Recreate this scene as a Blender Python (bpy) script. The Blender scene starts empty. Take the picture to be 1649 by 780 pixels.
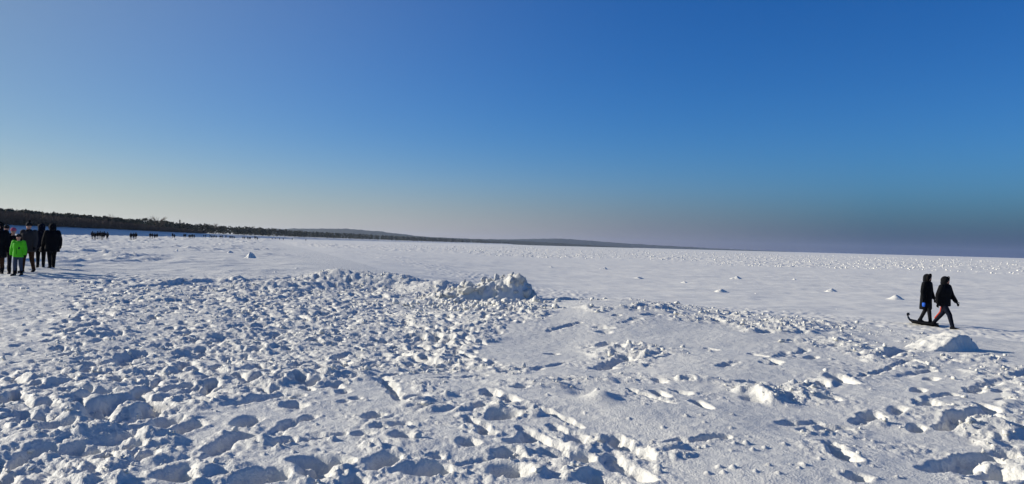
import bpy, bmesh, math, random
import numpy as np
from mathutils import Vector, Matrix

random.seed(7)
rng = np.random.default_rng(11)
scene = bpy.context.scene
C = scene.collection

# ------------------------------------------------------------------ camera
W_PX, H_PX, F_PX = 1649.0, 780.0, 1200.0
CAM = np.array([0.0, 0.0, 2.45])
PITCH, ROLL = math.radians(0.184), math.radians(1.52)
cam_data = bpy.data.cameras.new('camera')
cam = bpy.data.objects.new('camera', cam_data)
C.objects.link(cam)
cam_data.sensor_fit = 'HORIZONTAL'
cam_data.sensor_width = 36.0
cam_data.lens = 36.0 * F_PX / W_PX
cam_data.clip_start = 0.1
cam_data.clip_end = 80000.0
CAM_ROT = Matrix.Rotation(math.pi / 2 + PITCH, 4, 'X') @ Matrix.Rotation(ROLL, 4, 'Z')
cam.matrix_world = Matrix.Translation(Vector(CAM)) @ CAM_ROT
scene.camera = cam
CR = np.array(CAM_ROT.to_3x3())

# ------------------------------------------------------------------ sky
SUN_AZ = math.radians(-73.0)          # measured from the view direction (+Y), negative = to the left
SUN_EL = math.radians(18.0)
SUN_DIR = Vector((math.sin(SUN_AZ) * math.cos(SUN_EL), math.cos(SUN_AZ) * math.cos(SUN_EL), math.sin(SUN_EL)))
world = bpy.data.worlds.new('World')
scene.world = world
world.use_nodes = True
wn, wl = world.node_tree.nodes, world.node_tree.links
wn.clear()
def wnode(t, **kw):
    n = wn.new(t)
    for k, v in kw.items():
        setattr(n, k, v)
    return n
def wmath(op, a, b=None):
    n = wnode('ShaderNodeMath', operation=op)
    for i, v in enumerate((a, b)):
        if v is None: continue
        if isinstance(v, (int, float)): n.inputs[i].default_value = v
        else: wl.new(v, n.inputs[i])
    return n.outputs[0]
sky = wnode('ShaderNodeTexSky', sky_type='NISHITA', sun_disc=False)
sky.sun_elevation = SUN_EL
sky.sun_rotation = SUN_AZ
sky.altitude = 0
sky.air_density = 1.0
sky.dust_density = 0.6
sky.ozone_density = 2.5
hs = wnode('ShaderNodeHueSaturation')
hs.inputs['Saturation'].default_value = 1.32
hs.inputs['Value'].default_value = 0.86
wl.new(sky.outputs[0], hs.inputs['Color'])
tc = wnode('ShaderNodeTexCoord')
sp = wnode('ShaderNodeSeparateXYZ')
wl.new(tc.outputs['Generated'], sp.inputs[0])
# horizontal direction relative to the sun: a bank of low haze, pale towards the sun and slate away from it
vx = wnode('ShaderNodeVectorMath', operation='DOT_PRODUCT')
wl.new(tc.outputs['Generated'], vx.inputs[0])
vx.inputs[1].default_value = (math.sin(SUN_AZ), math.cos(SUN_AZ), 0)
az = wnode('ShaderNodeValToRGB')
els = az.color_ramp.elements
K = 10.0
els[0].position = 0.28; els[0].color = (0.005, 0.017, 0.092, 1)
els[1].position = 0.98; els[1].color = (0.57, 0.55, 0.48, 1)
for p, c in ((0.42, (0.027, 0.046, 0.122, 1)), (0.56, (0.175, 0.170, 0.228, 1)), (0.72, (0.405, 0.378, 0.382, 1)), (0.86, (0.535, 0.505, 0.44, 1))):
    e = els.new(p); e.color = c
wl.new(wmath('ADD', wmath('MULTIPLY', vx.outputs['Value'], 0.5), 0.5), az.inputs[0])
bandcol = wnode('ShaderNodeVectorMath', operation='SCALE')
wl.new(az.outputs[0], bandcol.inputs[0]); bandcol.inputs['Scale'].default_value = K
zz = wmath('MAXIMUM', sp.outputs['Z'], 0.0)
fall = wmath('POWER', 2.71828, wmath('MULTIPLY', wmath('POWER', wmath('MULTIPLY', zz, 1 / 0.066), 1.6), -1.0))
mix = wnode('ShaderNodeMix', data_type='RGBA')
wl.new(wmath('MULTIPLY', fall, 0.93), mix.inputs['Factor'])
tint = wnode('ShaderNodeMix', data_type='RGBA', blend_type='MULTIPLY')
tint.inputs['Factor'].default_value = 1.0
tint.inputs['B'].default_value = (0.33, 0.71, 1.20, 1)
wl.new(hs.outputs[0], tint.inputs['A'])
# pale aureole around the sun
dsun = wnode('ShaderNodeVectorMath', operation='DOT_PRODUCT')
wl.new(tc.outputs['Generated'], dsun.inputs[0]); dsun.inputs[1].default_value = SUN_DIR
glow = wmath('POWER', wmath('MAXIMUM', dsun.outputs['Value'], 0.0), 2.6)
gcol = wnode('ShaderNodeVectorMath', operation='SCALE')
gcol.inputs[0].default_value = (2.1, 2.4, 1.9); wl.new(glow, gcol.inputs['Scale'])
gadd = wnode('ShaderNodeVectorMath', operation='ADD')
gmul = wnode('ShaderNodeVectorMath', operation='SCALE')
wl.new(tint.outputs['Result'], gmul.inputs[0]); wl.new(wmath('SUBTRACT', 1.0, wmath('MULTIPLY', glow, 0.88)), gmul.inputs['Scale'])
wl.new(gmul.outputs[0], gadd.inputs[0]); wl.new(gcol.outputs[0], gadd.inputs[1])
wl.new(gadd.outputs[0], mix.inputs['A']); wl.new(bandcol.outputs[0], mix.inputs['B'])
bg = wnode('ShaderNodeBackground')
bg.inputs['Strength'].default_value = 0.10
wo = wnode('ShaderNodeOutputWorld')
wl.new(mix.outputs['Result'], bg.inputs[0]); wl.new(bg.outputs[0], wo.inputs[0])

# ------------------------------------------------------------------ sun
sl = bpy.data.lights.new('sun', 'SUN')
sl.energy = 5.0
sl.angle = math.radians(0.53)
sl.color = (1.0, 0.93, 0.82)
so = bpy.data.objects.new('sun', sl)
so.rotation_mode = 'QUATERNION'
so.rotation_quaternion = SUN_DIR.to_track_quat('Z', 'Y')
so.location = SUN_DIR * 50
C.objects.link(so)

# ------------------------------------------------------------------ exposure
scene.render.engine = 'CYCLES'
vs = scene.view_settings
vs.view_transform = 'Standard'; vs.look = 'None'; vs.exposure = 0.18; vs.gamma = 1.0
vs.use_curve_mapping = False
scene.cycles.use_denoising = True
scene.cycles.max_bounces = 6
scene.cycles.diffuse_bounces = 3
scene.cycles.volume_bounces = 1
scene.cycles.transparent_max_bounces = 6

# ================================================================== helpers
def to_px(X, Y, Z):
    d = np.stack([X - CAM[0], Y - CAM[1], Z - CAM[2]], -1) @ CR      # camera space
    w = np.maximum(-d[..., 2], 1e-3)
    return W_PX / 2 + F_PX * d[..., 0] / w, H_PX / 2 - F_PX * d[..., 1] / w, -d[..., 2]

def ray(px, py):
    v = np.array([(px - W_PX / 2) / F_PX, -(py - H_PX / 2) / F_PX, -1.0])
    return CR @ v

def at_z(px, py, z):
    d = ray(px, py)
    t = (z - CAM[2]) / d[2]
    return CAM + d * t

def at_dist(px, py, D):
    d = ray(px, py)
    return CAM + d * (D / d[1])

_ang = np.arange(256) * (2 * math.pi / 256)
_GX, _GY = np.cos(_ang).astype(np.float32), np.sin(_ang).astype(np.float32)
def _hash(ix, iy, seed):
    n = (ix.astype(np.uint32) * np.uint32(374761393) + iy.astype(np.uint32) * np.uint32(668265263) + np.uint32((seed * 1013904223 + 12345) & 0xffffffff))
    n = (n ^ (n >> np.uint32(13))) * np.uint32(1274126177)
    return n ^ (n >> np.uint32(16))

def perlin(x, y, seed=0):
    x = np.asarray(x, np.float32) + np.float32(0); y = np.asarray(y, np.float32) + np.float32(0)
    fx, fy = np.floor(x), np.floor(y)
    ix, iy = fx.astype(np.int32), fy.astype(np.int32)
    dx, dy = x - fx, y - fy
    ux = dx * dx * dx * (dx * (dx * 6 - 15) + 10)
    uy = dy * dy * dy * (dy * (dy * 6 - 15) + 10)
    def g(ox, oy):
        h = (_hash(ix + ox, iy + oy, seed) & np.uint32(255)).astype(np.int64)
        return _GX[h] * (dx - ox) + _GY[h] * (dy - oy)
    a = g(0, 0); b = g(1, 0); c = g(0, 1); d = g(1, 1)
    return 1.5 * ((a + (b - a) * ux) * (1 - uy) + (c + (d - c) * ux) * uy)

def fbm(x, y, lam, octs, seed, gain=0.5):
    r = 0; a = 1.0
    for i in range(octs):
        r = r + a * perlin(x / lam + 17.3 * i, y / lam - 9.1 * i, seed + i)
        lam *= 0.5; a *= gain
    return r

def billow(x, y, lam, octs, seed, gain=0.55):
    r = 0; a = 1.0; t = 0
    for i in range(octs):
        n_ = perlin(x / lam + 7.7 * i, y / lam + 3.3 * i, seed + i)
        r = r + a * 2.0 * np.sqrt(n_ * n_ + 0.004)
        t += a
        lam *= 0.5; a *= gain
    return r / t           # lumps high, creases low

def masked(fn, mask, x, y, *a):
    """evaluate a field only where the mask is set"""
    out = np.zeros(x.shape, np.float32)
    m = mask > 0.01
    out[m] = fn(x[m], y[m], *a)
    return out

def clod_field(x, y, lam, seed, fill=0.8):
    """rounded lumps of broken snow: one half-ellipsoid per jittered cell"""
    gx, gy = np.asarray(x / lam, np.float32), np.asarray(y / lam, np.float32)
    ix, iy = np.floor(gx).astype(np.int32), np.floor(gy).astype(np.int32)
    out = np.zeros_like(gx)
    for ox in (-1, 0, 1):
        for oy in (-1, 0, 1):
            cx, cy = ix + ox, iy + oy
            h = _hash(cx, cy, seed)
            jx = cx + 0.5 + ((h & np.uint32(255)).astype(np.float32) / 255 - 0.5) * 0.7
            jy = cy + 0.5 + (((h >> np.uint32(8)) & np.uint32(255)).astype(np.float32) / 255 - 0.5) * 0.8
            s = ((h >> np.uint32(16)) & np.uint32(255)).astype(np.float32) / 255
            an = ((h >> np.uint32(24)) & np.uint32(255)).astype(np.float32) / 255 * math.pi
            rad = (0.22 + 0.42 * s) * (s < fill)
            dx, dy = gx - jx, gy - jy
            u = dx * np.cos(an) + dy * np.sin(an)
            v = (-dx * np.sin(an) + dy * np.cos(an)) * 1.45
            q = 1 - (u * u + v * v) / np.maximum(rad * rad, 1e-6)
            out = np.maximum(out, rad * np.maximum(q, 0) ** 0.8)
    return out * lam

def sstep(a, b, x):
    t = np.clip((x - a) / (b - a), 0, 1)
    return t * t * (3 - 2 * t)

def seg_dist(px, py, pts):
    """signed distance to an open polyline; positive on its right-hand side"""
    best = np.full(px.shape, 1e18); sgn = np.ones(px.shape)
    for (ax, ay), (bx, by) in zip(pts[:-1], pts[1:]):
        ex, ey = bx - ax, by - ay
        L2 = ex * ex + ey * ey
        t = np.clip(((px - ax) * ex + (py - ay) * ey) / L2, 0, 1)
        qx, qy = px - (ax + t * ex), py - (ay + t * ey)
        d = qx * qx + qy * qy
        m = d < best
        best = np.where(m, d, best)
        sgn = np.where(m, np.where(ex * qy - ey * qx < 0, 1.0, -1.0), sgn)
    return np.sqrt(best) * sgn

def poly_sd(px, py, poly):
    """signed distance to a closed polygon, positive inside"""
    inside = np.zeros(px.shape, bool); best = np.full(px.shape, 1e18)
    n = len(poly)
    for i in range(n):
        ax, ay = poly[i]; bx, by = poly[(i + 1) % n]
        ex, ey = bx - ax, by - ay
        t = np.clip(((px - ax) * ex + (py - ay) * ey) / (ex * ex + ey * ey), 0, 1)
        d = (px - ax - t * ex) ** 2 + (py - ay - t * ey) ** 2
        best = np.minimum(best, d)
        c = ((ay > py) != (by > py))
        if ay != by:
            c &= px < (bx - ax) * (py - ay) / (by - ay) + ax
        inside ^= c
    return np.where(inside, 1, -1) * np.sqrt(best)

# ------------------------------------------------------------------ materials
def new_mat(name):
    m = bpy.data.materials.new(name); m.use_nodes = True
    return m, m.node_tree.nodes, m.node_tree.links, m.node_tree.nodes['Principled BSDF']

def snow_mat(name, col_a, col_b, grain=0.011, grain_scale=62.0):
    m, n, l, b = new_mat(name)
    tc = n.new('ShaderNodeTexCoord')
    n1 = n.new('ShaderNodeTexNoise'); n1.inputs['Scale'].default_value = 0.9; n1.inputs['Detail'].default_value = 5
    l.new(tc.outputs['Object'], n1.inputs['Vector'])
    r = n.new('ShaderNodeMix'); r.data_type = 'RGBA'
    r.inputs['A'].default_value = (*col_a, 1); r.inputs['B'].default_value = (*col_b, 1)
    n4 = n.new('ShaderNodeTexNoise'); n4.inputs['Scale'].default_value = grain_scale * 1.1; n4.inputs['Detail'].default_value = 2
    l.new(tc.outputs['Object'], n4.inputs['Vector'])
    mf = n.new('ShaderNodeMath'); mf.operation = 'MULTIPLY_ADD'; mf.inputs[1].default_value = 1.6; mf.use_clamp = True
    sb_ = n.new('ShaderNodeMath'); sb_.operation = 'SUBTRACT'; sb_.inputs[1].default_value = 0.5
    l.new(n4.outputs[0], sb_.inputs[0]); l.new(sb_.outputs[0], mf.inputs[0]); l.new(n1.outputs[0], mf.inputs[2])
    l.new(mf.outputs[0], r.inputs['Factor']); l.new(r.outputs['Result'], b.inputs['Base Color'])
    b.inputs['Roughness'].default_value = 0.62
    b.inputs['Specular IOR Level'].default_value = 0.25
    n2 = n.new('ShaderNodeTexNoise'); n2.inputs['Scale'].default_value = grain_scale; n2.inputs['Detail'].default_value = 3
    n2.inputs['Roughness'].default_value = 0.65
    l.new(tc.outputs['Object'], n2.inputs['Vector'])
    n3 = n.new('ShaderNodeTexNoise'); n3.inputs['Scale'].default_value = grain_scale / 6; n3.inputs['Detail'].default_value = 2
    l.new(tc.outputs['Object'], n3.inputs['Vector'])
    ad = n.new('ShaderNodeMath'); ad.operation = 'MULTIPLY_ADD'; ad.inputs[1].default_value = 1.4
    l.new(n3.outputs[0], ad.inputs[0]); l.new(n2.outputs[0], ad.inputs[2])
    bp = n.new('ShaderNodeBump'); bp.inputs['Distance'].default_value = grain; bp.inputs['Strength'].default_value = 1.0
    l.new(ad.outputs[0], bp.inputs['Height']); l.new(bp.outputs[0], b.inputs['Normal'])
    return m

def cloth_mat(name, col, rough=0.85, var=0.35):
    m, n, l, b = new_mat(name)
    tc = n.new('ShaderNodeTexCoord')
    t = n.new('ShaderNodeTexNoise'); t.inputs['Scale'].default_value = 9; t.inputs['Detail'].default_value = 6
    l.new(tc.outputs['Object'], t.inputs['Vector'])
    r = n.new('ShaderNodeMix'); r.data_type = 'RGBA'
    r.inputs['A'].default_value = (*[c * (1 - var) for c in col], 1)
    r.inputs['B'].default_value = (*[min(1, c * (1 + var)) for c in col], 1)
    l.new(t.outputs[0], r.inputs['Factor']); l.new(r.outputs['Result'], b.inputs['Base Color'])
    b.inputs['Roughness'].default_value = rough
    b.inputs['Specular IOR Level'].default_value = 0.08
    bp = n.new('ShaderNodeBump'); bp.inputs['Distance'].default_value = 0.012
    t2 = n.new('ShaderNodeTexNoise'); t2.inputs['Scale'].default_value = 14; t2.inputs['Detail'].default_value = 2
    l.new(tc.outputs['Object'], t2.inputs['Vector'])
    l.new(t2.outputs[0], bp.inputs['Height']); l.new(bp.outputs[0], b.inputs['Normal'])
    return m

def leaf_mat(name, col_a, col_b, scale=0.6):
    m, n, l, b = new_mat(name)
    tc = n.new('ShaderNodeTexCoord')
    t = n.new('ShaderNodeTexNoise'); t.inputs['Scale'].default_value = scale; t.inputs['Detail'].default_value = 4
    l.new(tc.outputs['Object'], t.inputs['Vector'])
    r = n.new('ShaderNodeMix'); r.data_type = 'RGBA'
    r.inputs['A'].default_value = (*col_a, 1); r.inputs['B'].default_value = (*col_b, 1)
    l.new(t.outputs[0], r.inputs['Factor']); l.new(r.outputs['Result'], b.inputs['Base Color'])
    b.inputs['Roughness'].default_value = 0.9
    b.inputs['Specular IOR Level'].default_value = 0.1
    return m

M = {
    'snow': snow_mat('trodden_snow', (0.715, 0.703, 0.645), (0.78, 0.765, 0.70)),
    'ice': snow_mat('wind_packed_snow', (0.79, 0.768, 0.69), (0.86, 0.835, 0.75), 0.006, 22.0),
    'pine': leaf_mat('pine_needles', (0.044, 0.048, 0.034), (0.078, 0.078, 0.052)),
    'twig': leaf_mat('bare_brown_twigs', (0.105, 0.070, 0.050), (0.175, 0.120, 0.082)),
    'bark': leaf_mat('bark', (0.045, 0.036, 0.028), (0.08, 0.062, 0.046), 3.0),
    'farwood': leaf_mat('distant_woodland', (0.028, 0.036, 0.026), (0.055, 0.060, 0.042), 0.02),
    'black': cloth_mat('black_cloth', (0.0055, 0.006, 0.008)),
    'navy': cloth_mat('navy_cloth', (0.006, 0.008, 0.016)),
    'charcoal': cloth_mat('charcoal_cloth', (0.014, 0.014, 0.016)),
    'greycoat': cloth_mat('brown_grey_wool', (0.045, 0.040, 0.039)),
    'green': cloth_mat('neon_green_shell', (0.10, 0.58, 0.02), 0.6, 0.12),
    'jeans': cloth_mat('grey_blue_trousers', (0.05, 0.066, 0.10), 0.9, 0.25),
    'brown': cloth_mat('rust_brown_trousers', (0.05, 0.022, 0.011)),
    'red': cloth_mat('red_orange_cloth', (0.40, 0.045, 0.018), 0.8, 0.15),
    'pink': cloth_mat('pink_knit', (0.50, 0.09, 0.16), 0.9, 0.3),
    'blue': cloth_mat('bright_blue_cloth', (0.03, 0.12, 0.55), 0.7, 0.15),
    'fur': cloth_mat('dark_fur_trim', (0.014, 0.012, 0.011), 1.0, 0.6),
    'skin': cloth_mat('skin', (0.52, 0.28, 0.20), 0.6, 0.12),
    'eye': cloth_mat('dark_eye', (0.02, 0.015, 0.012), 0.3, 0.1),
    'plastic': cloth_mat('black_plastic', (0.012, 0.012, 0.013), 0.45, 0.2),
}

def mesh_obj(name, verts, faces, mat, parent=None, smooth=True):
    me = bpy.data.meshes.new(name)
    me.from_pydata([tuple(v) for v in verts], [], [tuple(f) for f in faces])
    mats = mat if isinstance(mat, (list, tuple)) else [mat]
    for m in mats: me.materials.append(m)
    if smooth: me.polygons.foreach_set('use_smooth', [True] * len(me.polygons))
    o = bpy.data.objects.new(name, me)
    C.objects.link(o)
    if parent is not None: o.parent = parent
    return o

def array_obj(name, V, F, mat, smooth=True):
    """fast build from arrays; F is (n,4) or (n,3)"""
    me = bpy.data.meshes.new(name)
    k = F.shape[1]
    me.vertices.add(len(V)); me.loops.add(F.size); me.polygons.add(len(F))
    me.vertices.foreach_set('co', np.ascontiguousarray(V, np.float32).ravel())
    me.loops.foreach_set('vertex_index', np.ascontiguousarray(F, np.int32).ravel())
    me.polygons.foreach_set('loop_start', np.arange(0, F.size, k, dtype=np.int32))
    me.polygons.foreach_set('loop_total', np.full(len(F), k, np.int32))
    me.materials.append(mat)
    me.polygons.foreach_set('use_smooth', np.full(len(F), smooth))
    me.update(calc_edges=True)
    me.validate()
    o = bpy.data.objects.new(name, me)
    C.objects.link(o)
    return o

def empty(name, loc, rz=0.0):
    o = bpy.data.objects.new(name, None)
    o.location = tuple(loc); o.rotation_euler = (0, 0, rz)
    o.empty_display_size = 0.2
    C.objects.link(o)
    return o

def tag(o, label, cat=None, group=None, kind=None):
    if label: o['label'] = label
    if cat: o['category'] = cat
    if group: o['group'] = group
    if kind: o['kind'] = kind
    return o

# ================================================================== the ground
# crest of the snow berm between beach and sea ice (seaward = right-hand side when walked from near to far)
BERM = [(220, -190), (40, -20), (14, 4.5), (9.6, 9.0), (8.6, 11.8), (7.4, 13.9), (5.9, 16.0), (3.6, 18.6), (1.2, 19.0), (-0.6, 19.4),
        (-2.6, 21.5), (-5.2, 24.0), (-9.5, 34), (-17, 55), (-34, 105), (-70, 210), (-112, 340), (-165, 520), (-230, 800), (-262, 1100),
        (-270, 1500), (-262, 2400), (-130, 3600), (250, 6000), (900, 9500)]
# front edge of the wood on the dunes (inland = left-hand side)
DUNE = [(-118, -400), (-124, 0), (-134, 110), (-150, 218), (-168, 300), (-201, 420), (-231, 540), (-283, 800), (-327, 1050), (-336, 1500),
        (-328, 2400), (-192, 3600), (190, 6000), (840, 9500)]

def base_h(X, Y):
    s = seg_dist(X, Y, BERM)
    R = np.hypot(X, Y)
    wid = 8.0 + 0.45 * np.clip(R - 26, 0, 160)
    z = 1.0 - sstep(0.0, 1.0, s / wid)
    t = -seg_dist(X, Y, DUNE)
    z = z + 0.75 * sstep(-75, -14, t) + 2.9 * sstep(-15, 1, t) + 1.4 * sstep(1, 40, t)
    # gentle swells of the beach, and the smooth dome on the crest
    near = np.exp(-(R / 60) ** 2)
    land = 1 - sstep(-2.0, 6.0, s)
    z = z + near * land * (0.07 * perlin(X / 4.2, Y / 4.2, 3) + 0.045 * perlin(X / 1.7, Y / 1.7, 5))
    z = z + 0.20 * np.exp(-(((X - 2.2) / 2.3) ** 2 + ((Y - 16.0) / 2.8) ** 2))
    z = z + 0.10 * np.exp(-(((X - 4.9) / 1.6) ** 2 + ((Y - 14.2) / 1.8) ** 2))
    return z, s, t

def ground_pts(P, iters=14):
    P = np.array(P, float)
    v = np.stack([(P[:, 0] - W_PX / 2) / F_PX, -(P[:, 1] - H_PX / 2) / F_PX, -np.ones(len(P))], 1) @ CR.T
    z = np.ones(len(P))
    for _ in range(iters):
        t = (np.minimum(z, 2.2) - CAM[2]) / v[:, 2]
        z = 0.5 * z + 0.5 * base_h(v[:, 0] * t, v[:, 1] * t)[0]
    t = (z - CAM[2]) / v[:, 2]
    return CAM + v * t[:, None]

def ground_pt(px, py, iters=14):
    z = 1.0
    for _ in range(iters):
        p = at_z(px, py, min(z, 2.2))
        zn = float(base_h(np.array([p[0]]), np.array([p[1]]))[0][0])
        z = 0.5 * z + 0.5 * zn
    p = at_z(px, py, z)
    return p

# polar sheet, dense where the photograph looks
th_f = np.arange(-40.0, 40.0001, 0.094)
th_c = np.arange(42.5, 317.6, 2.5)
TH = np.radians(np.concatenate([th_f, th_c]))
def geo(a, b, q):
    n = max(2, int(round(math.log(b / a) / math.log(q))))
    return a * (b / a) ** (np.arange(n) / n)
RR = np.concatenate([geo(0.01, 0.5, 1.4), geo(0.5, 3.4, 1.03), geo(3.4, 45, 1.0039), geo(45, 420, 1.0078), geo(420, 12000, 1.03), [12000.0]])
NR, NT, NF = len(RR), len(TH), len(th_f)
GX = RR[:, None] * np.sin(TH)[None, :]
GY = RR[:, None] * np.cos(TH)[None, :]
B0, S0, T0 = base_h(GX, GY)
Hh = B0.copy()
PXg, PYg, DEP = to_px(GX, GY, B0)
front = (GY > 1.0)
PXg = np.where(front, PXg, -5000.0); PYg = np.where(front, PYg, 3000.0)
Rg = np.hypot(GX, GY)

I0, I1 = int(np.searchsorted(RR, 3.0)), int(np.searchsorted(RR, 46.0))    # rows with fine relief
J1 = NF
def sub(a): return a[I0:I1, :J1]
x, y = sub(GX), sub(GY)
pxs, pys, rs = sub(PXg), sub(PYg), sub(Rg)
ss = sub(S0)
wob = perlin(x / 0.9, y / 0.9, 21) + 0.6 * perlin(x / 0.35, y / 0.35, 22)
wpx = pxs + 26 * wob; wpy = pys + 9 * perlin(x / 0.8, y / 0.8, 23)

TRAMPLE = [(-400, 430), (60, 438), (150, 441), (300, 448), (400, 453), (560, 462), (700, 488), (880, 497), (900, 503), (840, 520), (790, 548),
           (760, 580), (700, 603), (600, 606), (540, 618), (470, 634), (380, 650), (300, 664), (245, 700), (200, 790), (100, 1100), (-900, 1100)]
PATH = [(-400, 430), (100, 442), (130, 470), (110, 520), (70, 560), (20, 600), (-30, 640), (-500, 800)]
tr = sstep(-14, 22, poly_sd(wpx, wpy, TRAMPLE))
pa = sstep(-20, 30, poly_sd(pxs + 14 * wob, pys, PATH))
# churned strips and patches: (px, py, rx, ry, strength)
PATCH = [(1010, 573, 62, 15, .9), (1075, 572, 40, 11, .6), (960, 560, 28, 9, .5),
         (1262, 640, 62, 20, .95), (1200, 622, 58, 13, .7), (1310, 628, 40, 20, .8), (1140, 612, 55, 8, .6),
         (1330, 552, 70, 12, .7), (1250, 527, 80, 13, .95), (1340, 528, 60, 10, .6), (1150, 512, 70, 10, .9), (1050, 497, 70, 6, .9), (960, 497, 50, 4, .7),
         (1430, 570, 55, 12, .6), (1480, 585, 60, 10, .5), (1560, 578, 60, 9, .7), (1600, 600, 55, 14, .6), (1490, 548, 50, 10, .5),
         (1590, 690, 55, 36, .9), (1620, 745, 50, 34, .9), (1560, 660, 40, 14, .5), (1640, 640, 30, 40, .5),
         (1325, 688, 36, 10, .6), (1425, 680, 22, 8, .5), (1080, 753, 28, 9, .7), (1065, 735, 26, 8, .6),
         (700, 630, 45, 16, .6), (690, 655, 55, 10, .55), (820, 735, 34, 13, .8), (880, 760, 60, 20, .6), (960, 722, 40, 12, .6), (1030, 745, 40, 10, .6),
         (770, 660, 40, 16, .5), (830, 660, 36, 14, .6), (740, 590, 60, 14, .8), (800, 596, 50, 9, .7), (660, 590, 70, 14, .6), (860, 620, 60, 6, .5),
         (545, 760, 30, 22, .7), (250, 720, 60, 26, .7), (450, 712, 50, 12, .6), (380, 690, 40, 12, .5), (560, 600, 60, 14, .6), (330, 760, 70, 20, .7),
         (600, 725, 22, 10, .5), (480, 770, 70, 14, .6), (1000, 610, 90, 5, .45)]
ch = np.zeros_like(x)
for (cx, cy, rx, ry, a) in PATCH:
    q = ((wpx - cx) / rx) ** 2 + ((wpy - cy) / ry) ** 2
    ch = np.maximum(ch, a * (1 - sstep(0.35, 1.25, q)))
# rubble of the crest, and of the ridge running left of the heap
crest = np.exp(-((ss + 0.2 + 0.6 * wob * 0.4) / 0.75) ** 2) * sstep(700, 900, pxs) * (1 - sstep(1340, 1500, pxs)) * 0.75
RIDGE = [(370, 466), (450, 466), (520, 463), (560, 461), (640, 464), (700, 473), (760, 484), (860, 497)]
rsd = np.abs(seg_dist(wpx, wpy, RIDGE))
ridge = (1 - sstep(9, 30, rsd)) * (pxs > 350) * (pxs < 890)
ch = np.maximum(ch, crest)
ch = np.maximum(ch, ridge * 0.9)
fade = 1 - sstep(34, 45, rs)
land = 1 - sstep(-0.5, 3.5, ss)

amp = np.clip(tr * (1 - 0.80 * pa) * land, 0, 1)
low = perlin(x / 0.8, y / 0.8, 31)
rough = np.zeros_like(x)
ANY = np.maximum(np.maximum(tr, pa), ch)
lump1 = masked(clod_field, ANY, x + 0.07 * wob, y + 0.05 * low, 0.24, 41, 0.8)
lump2 = masked(clod_field, ANY, x + 0.02 * wob, y, 0.13, 43, 0.75)
lump3 = masked(clod_field, ANY, x, y, 0.07, 45, 0.6)
bil = masked(billow, ANY, x + 0.1 * wob, y + 0.1 * low, 0.34, 4, 51)
patchy = np.clip(0.55 + 0.9 * perlin(x / 1.6, y / 1.6, 33), 0.1, 1.25)
rough += amp * patchy * (0.085 * (bil - 0.5) + 0.06 * low + 0.08 * lump1 + 0.11 * lump2 + 0.14 * lump3)
rough += pa * tr * (0.030 * (masked(billow, pa, x, y, 0.32, 3, 57) - 0.5) + 0.08 * lump2 + 0.12 * lump3)
rough += np.maximum(ch * land, ridge * 0.85) * (0.11 * (masked(billow, ch, x + 0.12 * wob, y, 0.55, 4, 61) - 0.45) * 0.8 + 0.22 * lump1 + 0.22 * lump2 + 0.24 * lump3 + 0.01)
# wind-smoothed snow elsewhere
calm = np.clip(1 - tr - ch, 0, 1)
rough += calm * land * (0.012 * perlin(x / 0.5, y / 0.5, 71) + 0.004 * perlin(x / 0.12, y / 0.12, 72))
Hs = sub(Hh) + rough * fade

# long smooth ridge with rubble left of the heap
qx, qy, _ = at_z(575, 464, 1.0)
def bump(Hs, px, py, h, lx, ly, ang=0.0, z0=1.0):
    p = at_z(px, py, z0)
    dx, dy = x - p[0], y - p[1]
    u = dx * math.cos(ang) + dy * math.sin(ang); v = -dx * math.sin(ang) + dy * math.cos(ang)
    return Hs + h * np.exp(-(u / lx) ** 2 - (v / ly) ** 2)
Hs = bump(Hs, 530, 462, 0.42, 1.3, 0.9, 0.5)
Hs = bump(Hs, 625, 466, 0.40, 1.5, 0.8, -0.2)
Hs = bump(Hs, 712, 474, 0.30, 0.9, 0.6, 0.0)
Hs = bump(Hs, 455, 466, 0.20, 1.2, 0.6, 0.2)
Hs = bump(Hs, 940, 640, -0.05, 0.16, 0.22)
Hs = bump(Hs, 968, 652, 0.07, 0.13, 0.20)
Hs = bump(Hs, 1185, 760, 0.05, 0.9, 0.9)
Hs = bump(Hs, 70, 470, -0.03, 2.0, 5.0)

HB = Hs - rough * fade * 0.75
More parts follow.
